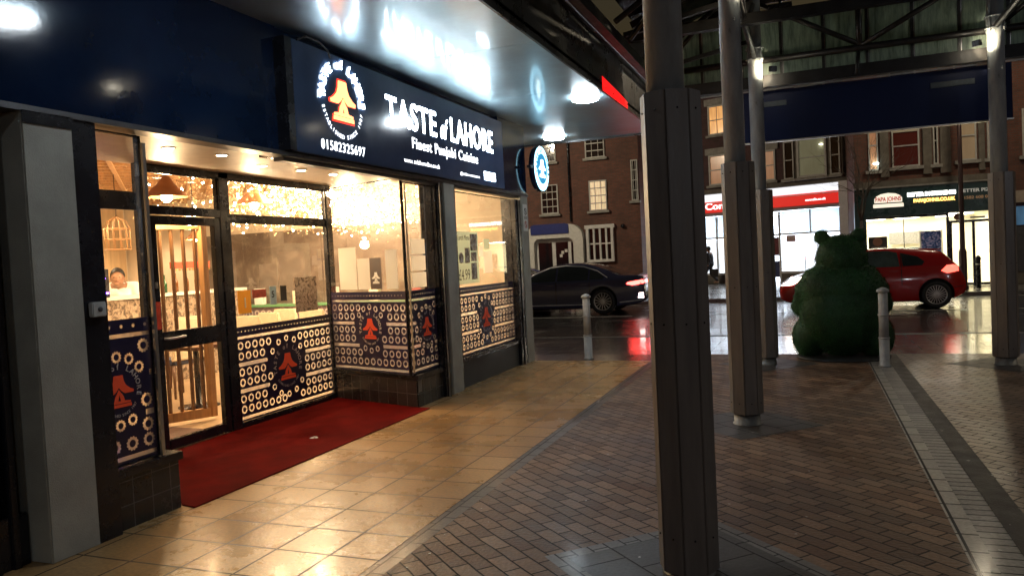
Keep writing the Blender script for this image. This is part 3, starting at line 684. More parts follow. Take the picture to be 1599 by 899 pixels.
def fixture(x, y, z, aim, lab, power=40):
    """small floodlight clamped by a column head"""
    t = thing('floodlight', lab, 'floodlight', (x,y,z), 'small floodlights clamped at the column heads')
    d = Vector(aim).normalized()
    M = d.to_track_quat('Z', 'Y').to_matrix()
    b = MB(); f = lambda u, v, w: Vector((x,y,z))+M @ Vector((u,v,w))
    b.prism([(-.045,-.035),(.045,-.035),(.045,.035),(-.045,.035)], f, -.03, .03); b.build('housing', black, t, bevel=.004)
    b = MB().prism([(-.035,-.026),(.035,-.026),(.035,.026),(-.035,.026)], f, .031, .034); b.build('lens', emit('floodlight_lens', (1,.86,.62), 14), t)
    lamp('floodlight_beam', Vector((x,y,z))+d*.045, power, (1,.82,.55), .02, t, 'SPOT', spot=R(84), aim=d)
    lamp('floodlight_spill', Vector((x,y,z))+d*.05, power*.10, (1,.9,.7), .04, t)
    return t
fixture(-.36,10.80,3.93,(-.24,.30,.06),'small floodlight at the head of the far column beside the dark blue board',22)
fixture(1.98,10.84,3.93,(.24,.30,.06),'small floodlight at the head of the right hand column',22)
fixture(-.36,7.05,3.93,(-.24,.30,.02),'small floodlight above the second column',22)

GR = thing('glass_roof', 'dark steel and glass pitched roof with cross braced trusses over the brick paving', 'roof', (1,5,3.6))
beam = mat('dark_steel_beam', (.025,.024,.024), .4, metal=.3, noise=.35, nscale=6, rvar=.1)
bt = MB()
for y in (11.22, 7.45, 3.9, 0):
    bt.tube([(-1.9,y,4.15),(5.6,y,4.15)], .045, 10); bt.tube([(-1.9,y,4.95),(5.6,y,4.95)], .045, 10)
    for a, b_, in ((-.59, .74), (2.24, .74), (2.24, 3.6), (4.9, 3.6)):
        bt.tube([(a,y,4.95),(b_,y,4.18)], .036, 8); 
    for a in (.74, 3.6): bt.tube([(a-.03,y,4.1),(a-.03,y,5.0)], .04, 8)
    bt.tube([(.7,y,4.15),(.66,y-.1,3.78)], .025, 8)
bt.build('cross_truss', steel if False else beam, GR)
bt = MB()
for x in (-.595, 2.22, 4.88):
    bt.tube([(x,-1,4.15),(x,11.3,4.15)], .04, 10); bt.tube([(x,-1,4.95),(x,11.3,4.95)], .045, 10)
    for k in range(7):
        y = 11.2-k*1.83; bt.tube([(x,y,4.15 if k % 2 else 4.95),(x,y-1.83,4.95 if k % 2 else 4.15)], .033, 8)
for k in range(7):
    y = 10.3-k*1.83; bt.tube([(-1.75,y,3.95),(-.6,y-.6,4.9)], .03, 8); bt.tube([(-1.75,y-.7,3.95),(-.6,y-.1,4.9)], .03, 8); bt.bar((-1.8,y,4.0),(-.6,y,4.2),.05)
bt.tube([(2.22,11.2,4.15),(3.4,10.4,4.95)], .035, 8)
bt.build('long_truss', beam, GR)
b = MB(); b.box(-1.95,6.2,9.05,9.15,4.08,4.2); b.box(-1.95,5.6,11.24,11.36,3.79,3.95); b.box(-1.95,-1.85,-1,11.36,3.9,4.02); b.box(-1.9,-1.2,7.0,7.1,4.05,4.2)
b.build('eaves_beam', beam, GR)
MB().box(-1.9,6,11.362,11.372,3.765,3.785).build('drip_edge', alu, GR)
# end glazing: dirty wired glass leaning inwards over the end truss
rgm = bpy.data.materials.new('dirty_roof_glass'); rgm.use_nodes = True; t_ = rgm.node_tree; n_ = t_.nodes; l_ = t_.links; rgm_out = n_['Material Output']
b_ = n_['Principled BSDF']; tc_ = n_.new('ShaderNodeTexCoord'); mp_ = n_.new('ShaderNodeMapping'); mp_.inputs['Scale'].default_value = (9,1,1.2); l_.new(tc_.outputs['Object'], mp_.inputs[0])
nz_ = n_.new('ShaderNodeTexNoise'); nz_.inputs['Scale'].default_value = 2.2; nz_.inputs['Detail'].default_value = 7; nz_.inputs['Roughness'].default_value = .7; l_.new(mp_.outputs[0], nz_.inputs[0])
r_ = n_.new('ShaderNodeValToRGB'); r_.color_ramp.elements[0].position = .3; r_.color_ramp.elements[0].color = (.12,.17,.145,1); r_.color_ramp.elements[1].position = .75; r_.color_ramp.elements[1].color = (.55,.68,.58,1)
l_.new(nz_.outputs[0], r_.inputs[0]); l_.new(r_.outputs[0], b_.inputs['Base Color']); b_.inputs['Roughness'].default_value = .35
tl_ = n_.new('ShaderNodeBsdfTranslucent'); l_.new(r_.outputs[0], tl_.inputs[0]); mx_ = n_.new('ShaderNodeMixShader'); mx_.inputs[0].default_value = .6; l_.new(b_.outputs[0], mx_.inputs[1]); l_.new(tl_.outputs[0], mx_.inputs[2]); l_.new(mx_.outputs[0], rgm_out.inputs[0])
glz = MB(); bars = MB(); edge = MB()
xs = [-1.87+.537*k for k in range(15)]
for a, c in zip(xs[:-1], xs[1:]):
    glz.prism([(11.3,3.955),(10.42,4.45)], lambda u,v,t: (t,u,v), a, c) if False else None
    q = [(a+.02,11.40,3.96),(c-.02,11.40,3.96),(c-.02,11.33,4.68),(a+.02,11.33,4.68)]
    glz.quad(*q); glz.quad(*[(p[0],p[1]+.006,p[2]+.006) for p in q][::-1])
    edge.bar((a+.016,11.385,3.955),(a+.016,11.315,4.67),.006); edge.bar((a+.02,11.32,4.685),(c-.02,11.32,4.685),.012)
for a in xs: bars.bar((a,11.40,3.93),(a,11.33,4.70),.03,.05)
glz.build('end_glazing', rgm, GR, recalc=False); bars.build('glazing_bar', beam, GR); edge.build('glazing_edge', alu, GR)
# pitched roof sheets over the whole area
rs = MB()
smoky = mat('smoked_roof_glass', (.02,.022,.022), .12, noise=.4, nscale=2, rvar=.08)
for k in range(10):
    y0 = 10.48-k*1.2
    for x0, x1, z0, z1 in ((-1.9,.82,4.0,5.3),(.82,3.55,5.3,5.3),(3.55,6.3,5.3,4.0)):
        zz0 = z0 if x0 > -1.8 else 4.15
        rs.quad((x0,y0,max(z0,4.3)+.1),(x1,y0,max(z1,4.3)+.1),(x1,y0-1.19,max(z1,4.3)+.1),(x0,y0-1.19,max(z0,4.3)+.1))
rs.build('roof_glazing', smoky, GR, recalc=False)
rb = MB()
for k in range(11):
    y0 = 10.48-k*1.2; rb.bar((-1.9,y0,4.33),(.82,y0,5.33),.04,.08); rb.bar((6.3,y0,4.33),(3.55,y0,5.33),.04,.08); rb.bar((.82,y0,5.33),(3.55,y0,5.33),.04,.08)
rb.build('rafter', beam, GR)
# old lantern hanging under the mid beam
hf = thing('hanging_floodlight', 'unlit dark floodlight bolted on top of the cross beam near the column heads', 'floodlight', (-.2,9.1,4.2))
MB().box(-.33,-.08,9.0,9.2,4.2,4.24).build('mounting_plate', black, hf, bevel=.004)
b = MB(); b.tube([(-.2,9.1,4.24),(-.2,9.1,4.33)], .02, 8); b.tube([(-.26,9.1,4.3),(-.26,9.1,4.4),(-.14,9.1,4.4),(-.14,9.1,4.3)], .01, 6); b.build('bracket', black, hf)
MB().lathe((-.2,9.1,4.34), [(.05,0),(.1,.06),(.15,.2),(.15,.24),(.04,.25)], 18).build('lamp_housing', black, hf)

# dark blue board hanging from the roof end
BB = thing('blue_fascia_board', 'long dark blue blank board hung across the end of the glass roof', 'board', (.8,11.45,3.07))
bluem = mat('dark_blue_panel', (.0016,.008,.045), .5, noise=.08, nscale=1.5, rvar=.03, spec=.25)
MB().box(-.82,2.46,11.43,11.48,3.075,3.77).build('board_panel', bluem, BB)
MB().box(-.83,2.47,11.42,11.49,3.055,3.073).build('metal_edge', alu, BB)
MB().box(-.62,-.22,11.421,11.428,3.55,3.62).build('old_fixing_strip', mat('dull_grey_strip', (.05,.07,.09), .5, noise=.4), BB)
MB().box(1.55,2.05,11.421,11.428,3.55,3.62).build('old_fixing_strip', MATS['dull_grey_strip'], BB)

# ================================================================ bollards
bolm = mat('pale_grey_bollard_paint', (.36,.37,.37), .5, noise=.3, nscale=9, rvar=.1, bump=.2)
def bollard(x, y, h, lab):
    t = thing('bollard', lab, 'bollard', (x,y,0), 'pale metal bollards along the paving')
    MB().lathe((x,y,0), [(.075,0),(.075,.02),(.062,.03),(.062,h*.36)], 24).build('lower_tube', bolm, t)
    MB().lathe((x,y,0), [(.058,h*.36),(.056,h*.93)], 24).build('upper_tube', bolm, t)
    for z in (h*.35, h*.64): MB().lathe((x,y,z), [(.062,0),(.07,.004),(.07,.016),(.062,.02)], 24).build('collar_ring', bolm, t)
    MB().lathe((x,y,h*.93), [(.06,0),(.074,.004),(.076,.025),(.066,.04),(.035,.058),(.01,.066)], 24).build('cap', bolm, t)
    return t
bollard(-3.25,11.53,1.02,'pale grey bollard standing on the tiled walkway in front of the dark saloon')
bollard(.86,10.82,1.02,'pale grey bollard in front of the green bear at the end of the channel')

# ================================================================ topiary bear, seen from behind
TB = thing('topiary_bear', 'big sitting bear covered in artificial green grass, seen from behind', 'bear figure', (.4,11.4,0))
o = MB()
def ell(c, r, sc): o.ball(c, r, 3, sc)
cx, cy = .40, 11.72
ell((cx,cy,.62), .56, (.98,.82,1.08)); ell((cx,cy,.95), .5, (1.12,.82,.86)); ell((cx+.02,cy,1.38), .345, (.98,.95,.98))
ell((cx-.03,cy+.30,1.34), .17, (1.1,1,.85)); ell((cx-.03,cy+.43,1.36), .06, (1.2,1,.8))
for s in (-1, 1):
    ell((cx+s*.245+.015,cy,1.70), .105, (1,.65,1)); ell((cx+s*.43,cy+.08,.28), .28, (.84,1.15,1.1)); ell((cx+s*.38,cy+.62,.2), .19, (.85,1.3,1))
    o.tube([(cx+s*.30,cy+.0,1.16),(cx+s*.46,cy+.06,.92),(cx+s*.53,cy+.14,.72),(cx+s*.44,cy+.42,.62)], [.17,.17,.15,.13], 14)
    ell((cx+s*.41,cy+.53,.65), .14, (1,1,1))
ob = o.build('tmp', None)
me = remesh_me(ob, .022, 6)
ivy = mat('clipped_green_turf', (.008,.055,.012), .7, noise=.5, nscale=5)
body = link('figure_body', me, ivy, TB, smooth=True)
bl = bmesh.new(); rnd = random.Random(3)
fcs = [(p.center.copy()+wloc(TB), p.normal.copy()) for p in me.polygons]
for i in range(30000):
    c, n = rnd.choice(fcs); c = c+Vector((rnd.uniform(-.013,.013),)*3); d = (n+Vector((rnd.gauss(0,.45),rnd.gauss(0,.45),rnd.gauss(0,.45)))).normalized()
    L = rnd.uniform(.010,.024); sd = d.cross(Vector((rnd.random(),rnd.random(),rnd.random()))).normalized()*.0055
    f = bl.faces.new([bl.verts.new(c-sd), bl.verts.new(c+sd), bl.verts.new(c+d*L)]); f.material_index = rnd.choice((0,0,1,2))
me = bpy.data.meshes.new('turf'); bl.to_mesh(me); bl.free()
go = link('turf_blades', me, [mat('turf_blade', (.012,.095,.018), .5), mat('turf_blade_light', (.025,.14,.028), .6), mat('turf_blade_dark', (.008,.04,.012), .6)], TB)
MB().lathe((cx,cy+.05,0), [(.62,0),(.62,.02),(.58,.03)], 32).build('base_plate', rubber, TB)

# ================================================================ cars
def smooth_interp(keys, x):
    for i in range(len(keys)-1):
        if x <= keys[i+1][0]:
            x0, y0 = keys[i]; x1, y1 = keys[i+1]; t = (x-x0)/(x1-x0)
            m0 = (y1-(keys[i-1][1] if i else y0))/((x1-(keys[i-1][0] if i else x0)) or 1)
            m1 = ((keys[i+2][1] if i+2 < len(keys) else y1)-y0)/(((keys[i+2][0] if i+2 < len(keys) else x1)-x0) or 1)
            h = x1-x0; t2, t3 = t*t, t*t*t
            v = (2*t3-3*t2+1)*y0+(t3-2*t2+t)*h*m0+(-2*t3+3*t2)*y1+(t3-t2)*h*m1
            return min(max(v, min(y0,y1)-.01), max(y0,y1)+.01)
    return keys[-1][1]
def car(spec, lab, loc):
    t = thing(spec['kind'], lab, 'car', (0,0,0), spec.get('group'))
    L = spec['L']; W2 = spec['W']/2; bm = bmesh.new(); rings = []; NS = 64
    for i in range(NS+1):
        x = L*(.5-.5*math.cos(math.pi*i/NS)) if True else 0
        x = .5*x+.5*L*i/NS
        zt = smooth_interp(spec['top'], x); zb = smooth_interp(spec['bot'], x); zs = min(smooth_interp(spec['belt'], x), zt-.02)
        e = min(1, min(x, L-x)/.55); w = W2*(.80+.20*math.sqrt(max(0,1-(1-e)**2)))
        if x > L-.55: w = W2*(.86+.14*math.sqrt(max(0,1-(1-e)**2)))
        rf = max(0, min(1, (zt-zs)/.4)); wr = w*(.93-.2*rf)
        pts = [(0,zb),(w*.86,zb),(w*.95,zb+.03),(w*.985,zb+.12),(w,zb+.5*(zs-zb)),(w*.985,zs-.05),(w*.955,zs),(w*.955+(wr-w*.955)*.5,zs+(zt-zs)*.48),(wr,zs+(zt-zs)*.86),(wr*.86,zs+(zt-zs)*.965),(wr*.5,zt-.006),(0,zt)]
        ring = [(x,-y,z) for y, z in pts]+[(x,y,z) for y, z in pts[-2:0:-1]]
        rings.append([bm.verts.new(p) for p in ring])
    for a, b in zip(rings[:-1], rings[1:]):
        n = len(a)
        for k in range(n): bm.faces.new((a[k],a[(k+1)%n],b[(k+1)%n],b[k]))
    bm.faces.new(rings[0][::-1]); bm.faces.new(rings[-1]); bmesh.ops.recalc_face_normals(bm, faces=bm.faces)
    me = bpy.data.meshes.new('b'); bm.to_mesh(me); bm.free()
    bo = bpy.data.objects.new('b', me); COL.objects.link(bo)
    cut = MB()
    for wx in spec['wheels']:
        cut.lathe((wx,0,spec['r']+.01), [(spec['r']+.055,-W2-.3),(spec['r']+.055,-W2+.24)], 40, axis='y'); cut.lathe((wx,0,spec['r']+.01), [(spec['r']+.055,W2-.24),(spec['r']+.055,W2+.3)], 40, axis='y')
    co = cut.build('c', None); md = bo.modifiers.new('b','BOOLEAN'); md.object = co; md.operation = 'DIFFERENCE'; md.solver = 'EXACT'
    sbd = None
    me = eval_mesh(bo); drop(bo); drop(co)
    for p in me.polygons: p.use_smooth = True
    me.materials.clear()
    bm = bmesh.new(); bm.from_mesh(me); bvh = BVHTree.FromBMesh(bm)
    for f in bm.faces:
        c = f.calc_center_median(); f.material_index = 0
        for wx in spec['wheels']:
            if math.hypot(c.x-wx, c.z-spec['r']-.01) < spec['r']+.05 and abs(c.y) < W2*.999 and c.z > .1 : f.material_index = 1
        if f.material_index: f.smooth = False
    bm.to_mesh(me); bm.free()
    me2 = me; bodyo = link('car_body', me2, [spec['paint'], rubber], t)
    md = bodyo.modifiers.new('e', 'EDGE_SPLIT'); md.split_angle = R(40)
    def decal(name, poly, m, side=-1, off=.006, parent=bodyo, res=.07, axis='y', label=None):
        b = bmesh.new(); xs = [p[0] for p in poly]; zs = [p[1] for p in poly]
        vs = [b.verts.new((p[0],0,p[1])) for p in poly]; b.faces.new(vs)
        x = min(xs)+res
        while x < max(xs): bmesh.ops.bisect_plane(b, geom=b.verts[:]+b.edges[:]+b.faces[:], plane_co=(x,0,0), plane_no=(1,0,0)); x += res
        z = min(zs)+res
        while z < max(zs): bmesh.ops.bisect_plane(b, geom=b.verts[:]+b.edges[:]+b.faces[:], plane_co=(0,0,z), plane_no=(0,0,1)); z += res
        for v in b.verts:
            if axis == 'y':
                h = bvh.ray_cast(Vector((v.co.x, side*3, v.co.z)), Vector((0,-side,0)))
                if h[0] is None: h = bvh.find_nearest(Vector((v.co.x, side*W2*.9, v.co.z)))
            else:   # poly given as (y, z); side +1 = rear
                q = Vector((L+2 if side > 0 else -2, v.co.x, v.co.z))
                h = bvh.ray_cast(q, Vector((-side,0,0)))
                if h[0] is None: h = bvh.find_nearest(Vector((L if side > 0 else 0, v.co.x, v.co.z)))
            nn = h[1]; 
            v.co = h[0]+nn*off
        bmesh.ops.recalc_face_normals(b, faces=b.faces)
        mm = bpy.data.meshes.new(name); b.to_mesh(mm); b.free()
        ob = link(name, mm, m, parent, smooth=True)
        if label: ob['label'] = label
        return ob
    # wheels
    for wx in spec['wheels']:
        for s in (-1, 1):
            r = spec['r']; yy = s*(W2-.02)
            w = MB().lathe((wx,yy,r), [(r*.66,-.02*s-.2*s),(r*.94,-.215*s),(r,-.18*s),(r,-.03*s),(r*.94,-.0),(r*.72,.0),(r*.70,-.012*s)], 40, axis='y', cap=False)
            wo = w.build('wheel', rubber, t)
            q = MB(); q.lathe((wx,yy-.012*s,r), [(r*.71,0),(r*.66,-.002*s),(r*.64,-.03*s)], 40, axis='y', cap=False)
            nsp = spec['spokes']
            for k in range(nsp):
                a = 2*math.pi*k/nsp
                q.bar((wx+.03*math.cos(a),yy-.01*s,r+.03*math.sin(a)), (wx+r*.68*math.cos(a),yy-.014*s,r+r*.68*math.sin(a)), .016 if nsp > 14 else .024, .018, upv=(0,1,0))
            q.lathe((wx,yy-.008*s,r), [(.055,0),(.045,s*.008),(.001,s*.01)], 16, axis='y')
            q.build('rim', mat('alloy_rim', (.62,.6,.58), .3, metal=.75, noise=.2), wo)
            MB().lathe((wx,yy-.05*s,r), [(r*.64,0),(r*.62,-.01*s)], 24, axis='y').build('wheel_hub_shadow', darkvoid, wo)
    spec['extra'](t, bodyo, decal, W2, L)
    t.location = loc
    return t
redp = mat('red_car_paint', (.45,.010,.009), .22, coat=.8, noise=.06, nscale=3)
bluep = mat('dark_car_paint', (.045,.045,.095), .2, coat=1.0, noise=.1, nscale=3)
carglass = mat('dark_car_window', (.03,.036,.036), .06, coat=.5, noise=.3, nscale=1.2)
reflglass = mat('pale_reflecting_car_window', (.09,.12,.11), .06, coat=.5, noise=.5, nscale=2)  # pale colour stands in for a reflection on the near rear side window
seam = mat('panel_seam', (.006,.002,.002), .6)
headm = emit('headlamp_lens', (1,.85,.7), 9)
def hatch_extra(t, bo, decal, W2, L):
    for s in (-1, 1):
        decal('side_window', [(1.03,.985),(1.32,1.22),(1.66,1.36),(1.76,1.365),(1.76,.985)], carglass, s)
        decal('side_window', [(1.82,.985),(1.82,1.365),(2.42,1.36),(2.62,1.31),(2.66,.985)], reflglass if s < 0 else carglass, s)
        decal('side_window', [(2.72,.99),(2.70,1.30),(3.05,1.20),(3.18,1.08),(3.12,1.0)], carglass, s)
        for q in ([(1.782,.3),(1.80,.3),(1.80,1.37),(1.782,1.37)],[(2.682,.55),(2.70,.55),(2.70,1.3),(2.682,1.3)],[(.95,.32),(.968,.32),(1.008,.95),(.99,.95)],[(1.0,.296),(2.2,.296),(2.2,.312),(1.0,.312)],[(3.42,.42),(3.95,.50),(3.95,.514),(3.42,.434)]): decal('door_seam', q, seam, s, .006)
        decal('door_handle', [(1.56,.86),(1.72,.865),(1.72,.89),(1.56,.885)], redp, s, .02); decal('door_handle', [(2.46,.87),(2.62,.875),(2.62,.90),(2.46,.895)], redp, s, .02)
        decal('tail_light', [(3.50,.86),(3.62,.80),(3.86,.84),(3.86,.96),(3.76,.99),(3.62,.98)], mat('lit_tail_lamp', (.5,.01,.01), .2, emis=(1,.12,.08), es=2.2), s, .008)
        decal('headlight', [(.04,.62),(.3,.64),(.62,.82),(.5,.83),(.2,.76),(.05,.7)], headm, s, .008)
        decal('side_skirt', [(.62,.2),(2.3,.2),(2.3,.25),(.62,.25)], black, s, .006)
        b = MB(); b.ball((1.12, s*(W2+.06), .99), .085, 2, (1.1,.8,.75)); b.bar((1.15,s*(W2-.06),.96),(1.13,s*(W2+.03),.98),.04); b.build('door_mirror', redp, bo)
    decal('rear_window', [(-.5,1.04),(-.42,1.27),(.42,1.27),(.5,1.04)], carglass, 1, .006, axis='x'); decal('windscreen', [(-.62,1.0),(-.5,1.33),(.5,1.33),(.62,1.0)], carglass, -1, .006, axis='x')
    decal('number_plate', [(-.26,.52),(.26,.52),(.26,.63),(-.26,.63)], mat('yellow_plate', (.6,.45,.05), .5), 1, .01, axis='x')
    decal('grille', [(-.45,.36),(.45,.36),(.5,.5),(-.5,.5)], black, -1, .006, axis='x')
    b = MB(); b.prism([(3.1,1.385),(3.56,1.36),(3.56,1.33),(3.1,1.35)], lambda u,v,t: (u,t,v), -.52, .52); b.build('roof_spoiler', redp, bo, bevel=.008)
HL = {'kind':'red_hatchback','L':4.02,'W':1.78,'r':.315,'wheels':(.80,3.4),'spokes':20,'paint':redp,
 'top':[(0,.60),(.12,.72),(.5,.86),(.95,.975),(1.3,1.2),(1.7,1.375),(2.2,1.425),(2.8,1.41),(3.3,1.355),(3.55,1.30),(3.78,1.06),(3.92,.90),(4.02,.62)],
 'bot':[(0,.30),(.2,.2),(.8,.17),(3.4,.17),(3.85,.24),(4.02,.36)], 'belt':[(0,.55),(.3,.76),(.95,.94),(2,.965),(3.2,1.0),(3.75,.96),(4.02,.6)],'extra':hatch_extra}
car(HL, 'red hatchback with lit headlight driving past the pizza shop', (-.75,22.35,-.12)).scale = (1.075,)*3
def saloon_extra(t, bo, decal, W2, L):
    for s in (-1, 1):
        decal('side_window', [(1.7,.93),(2.05,1.14),(2.45,1.29),(2.62,1.30),(2.62,.93)], carglass, s)
        decal('side_window', [(2.68,.93),(2.68,1.31),(3.3,1.30),(3.55,1.24),(3.55,.94)], carglass, s)
        decal('side_window', [(3.6,.95),(3.6,1.22),(3.9,1.1),(4.02,.99),(3.95,.96)], carglass, s)
        arc = [(1.6,.93),(2.0,1.165),(2.45,1.325),(2.9,1.36),(3.4,1.32),(3.8,1.19),(4.1,1.0)]
        decal('chrome_window_trim', [(a,b) for a, b in arc]+[(a,b-.022) for a, b in arc[::-1]], chrome, s, .01)
        decal('chrome_sill_trim', [(1.1,.27),(3.6,.27),(3.6,.292),(1.1,.292)], chrome, s, .012)
        decal('chrome_sill_trim', [(4.35,.30),(5.0,.36),(5.0,.382),(4.35,.322)], chrome, s, .012)
        for q in ([(2.636,.3),(2.654,.3),(2.654,.93),(2.636,.93)],[(3.594,.5),(3.612,.5),(3.612,.93),(3.594,.93)],[(1.6,.32),(1.618,.32),(1.666,.9),(1.648,.9)]): decal('door_seam', q, seam, s, .006)
        decal('door_handle', [(2.4,.80),(2.58,.80),(2.58,.825),(2.4,.825)], bluep, s, .02); decal('door_handle', [(3.35,.81),(3.53,.81),(3.53,.835),(3.35,.835)], bluep, s, .02)
        decal('tail_light', [(4.62,.80),(4.78,.76),(5.06,.80),(5.06,.90),(4.85,.88),(4.66,.85)], mat('bright_tail_lamp', (.6,.01,.01), .2, emis=(1,.05,.04), es=11), s, .01)
        decal('rear_fog_light', [(4.92,.42),(5.06,.42),(5.06,.56),(4.95,.56)], emit('reversing_lamp', (1,.75,.7), 7), s, .01)
        b = MB(); b.ball((1.85, s*(W2+.07), .97), .085, 2, (1.1,.9,.75)); b.bar((1.88,s*(W2-.08),.93),(1.86,s*(W2+.03),.96),.04); b.build('door_mirror', bluep, bo)
    decal('tail_light_bar', [(-.8,.82),(.8,.82),(.8,.88),(-.8,.88)], MATS['bright_tail_lamp'], 1, .012, axis='x')
    decal('number_plate', [(-.26,.58),(.26,.58),(.26,.69),(-.26,.69)], mat('yellow_plate', (.6,.45,.05), .5), 1, .012, axis='x')
    decal('rear_window', [(-.6,1.06),(-.5,1.25),(.5,1.25),(.6,1.06)], carglass, 1, .006, axis='x'); decal('windscreen', [(-.65,.97),(-.5,1.32),(.5,1.32),(.65,.97)], carglass, -1, .006, axis='x')
AL = {'kind':'dark_saloon','L':5.12,'W':1.92,'r':.35,'wheels':(.95,3.95),'spokes':15,'paint':bluep,
 'top':[(0,.62),(.15,.74),(.8,.90),(1.55,.98),(2.0,1.22),(2.5,1.37),(3.0,1.42),(3.5,1.38),(4.0,1.22),(4.4,1.07),(4.9,1.02),(5.06,.92),(5.12,.6)],
 'bot':[(0,.30),(.3,.2),(.95,.17),(3.9,.17),(4.9,.26),(5.12,.38)], 'belt':[(0,.56),(.4,.78),(1.5,.90),(3,.92),(4.2,.95),(4.95,.92),(5.12,.58)],'extra':saloon_extra}
AL['group'] = 'dark saloons on the road'
a1 = car(AL, 'dark blue saloon with bright red tail light behind the walkway bollard', (-9.88,22.75,-.12)); a1.scale = (1.075,)*3
bpy.context.view_layer.update()
a2 = duptree(a1); a2.location = (-13.2,25.0,-.12); a2['label'] = 'dark car mostly hidden beyond the bonnet of the blue saloon'
# ================================================================ buildings across the road
stone = mat('stained_stone', (.16,.145,.12), .8, noise=.4, nscale=3, bump=.3, bscale=30)
sillm = mat('pale_sill', (.34,.33,.30), .7, noise=.35, nscale=5)
sash = mat('white_sash_paint', (.5,.5,.47), .5, noise=.2, nscale=6)
slate = mat('slate_roof', (.05,.05,.055), .7, noise=.4, nscale=6)
darkpane = mat('unlit_window_pane', (.012,.014,.018), .08, noise=.5, nscale=1.5, coat=.4)
def litpane(name, col, s):
    """lamplit curtain behind glass: folds vary the glow"""
    m = bpy.data.materials.new(name); m.use_nodes = True; n = m.node_tree.nodes; l = m.node_tree.links; b = n['Principled BSDF']
    tc = n.new('ShaderNodeTexCoord'); mp = n.new('ShaderNodeMapping'); mp.inputs['Scale'].default_value = (14,1,1.5); l.new(tc.outputs['Object'], mp.inputs[0])
    z = n.new('ShaderNodeTexNoise'); z.inputs['Scale'].default_value = 1.3; z.inputs['Detail'].default_value = 3; l.new(mp.outputs[0], z.inputs[0])
    r = n.new('ShaderNodeMapRange'); r.inputs[1].default_value = .3; r.inputs[2].default_value = .7; r.inputs[3].default_value = s*.45; r.inputs[4].default_value = s*1.3; l.new(z.outputs[0], r.inputs[0])
    b.inputs['Base Color'].default_value = (*col,1); b.inputs['Emission Color'].default_value = (*col,1); l.new(r.outputs[0], b.inputs['Emission Strength']); b.inputs['Roughness'].default_value = .2
    MATS[name] = m; return m
amber = litpane('amber_curtain_glow', (1,.50,.16), .45); dimc = litpane('dim_cream_curtain', (.45,.34,.22), .07); greenc = litpane('pale_green_curtain', (.4,.42,.28), .08)
peach = litpane('peach_curtain_glow', (.8,.43,.25), .1); redc = litpane('dark_red_blind', (.09,.015,.012), .03); brightc = litpane('cream_lit_window', (1,.78,.5), .35)
def sashwin(P, M, x0, x1, z0, z1, pane, sill=True, bars=0, rows=2, lintel=None, depth=.1, fw=.05):
    """sash window in the wall plane M (s, t, outward): frame with pane, bars and sill below it"""
    f = lambda u, v, t: M @ Vector((u, v, t))
    b = MB()
    for a in ((x0,x1,z1-fw,z1),(x0,x1,z0,z0+fw),(x0,x0+fw,z0+fw,z1-fw),(x1-fw,x1,z0+fw,z1-fw)): b.prism([(a[0],a[2]),(a[1],a[2]),(a[1],a[3]),(a[0],a[3])], f, .005, .07)
    for k in range(1, rows):
        z = z0+(z1-z0)*k/rows; b.prism([(x0+fw,z-.02),(x1-fw,z-.02),(x1-fw,z+.02),(x0+fw,z+.02)], f, .012, .06)
    for k in range(bars):
        x = x0+(x1-x0)*(k+1)/(bars+1); b.prism([(x-.011,z0+fw),(x+.011,z0+fw),(x+.011,z1-fw),(x-.011,z1-fw)], f, .014, .045)
    o = b.build('window', sash, P)
    MB().prism([(x0+fw,z0+fw),(x1-fw,z0+fw),(x1-fw,z1-fw),(x0+fw,z1-fw)], f, .004, .012).build('pane', pane, o)
    if sill: MB().prism([(x0-.1,z0-.11),(x1+.1,z0-.11),(x1+.1,z0-.005),(x0-.1,z0-.005)], f, .003, .16).build('sill', sillm, o)
    if lintel: MB().prism([(x0-.14,z1+.01),(x1+.14,z1+.01),(x1+.14,z1+lintel),(x0-.14,z1+lintel)], f, .003, .1).build('lintel', sillm, o)
    return o
# ---- brick building at the left
BL = thing('brick_building', 'red brick building with white sash windows and a white arched doorway behind the dark saloon', 'building', (-11.5,34,0))
MB().box(-19,-6.9,34,41,0,9.6).build('wall', brickwall, BL)
MB().prism([(33.8,9.6),(41.2,9.6),(37.5,12.2)], lambda u,v,t: (t,u,v), -19.2, -6.7).build('roof', slate, BL)
MA = frame((0,34,0), (1,0))
for (x0,x1,z0,z1,p) in ((-11.5,-10.68,3.62,4.96,darkpane),(-9.2,-8.38,3.62,4.98,brightc),(-9.3,-8.4,6.0,7.3,darkpane),(-11.6,-10.7,6.0,7.3,darkpane),(-14.2,-13.3,3.62,4.96,darkpane),(-7.25,-6.95,3.95,5.75,darkpane)):
    sashwin(BL, MA, x0, x1, z0, z1, p, bars=2, rows=4)
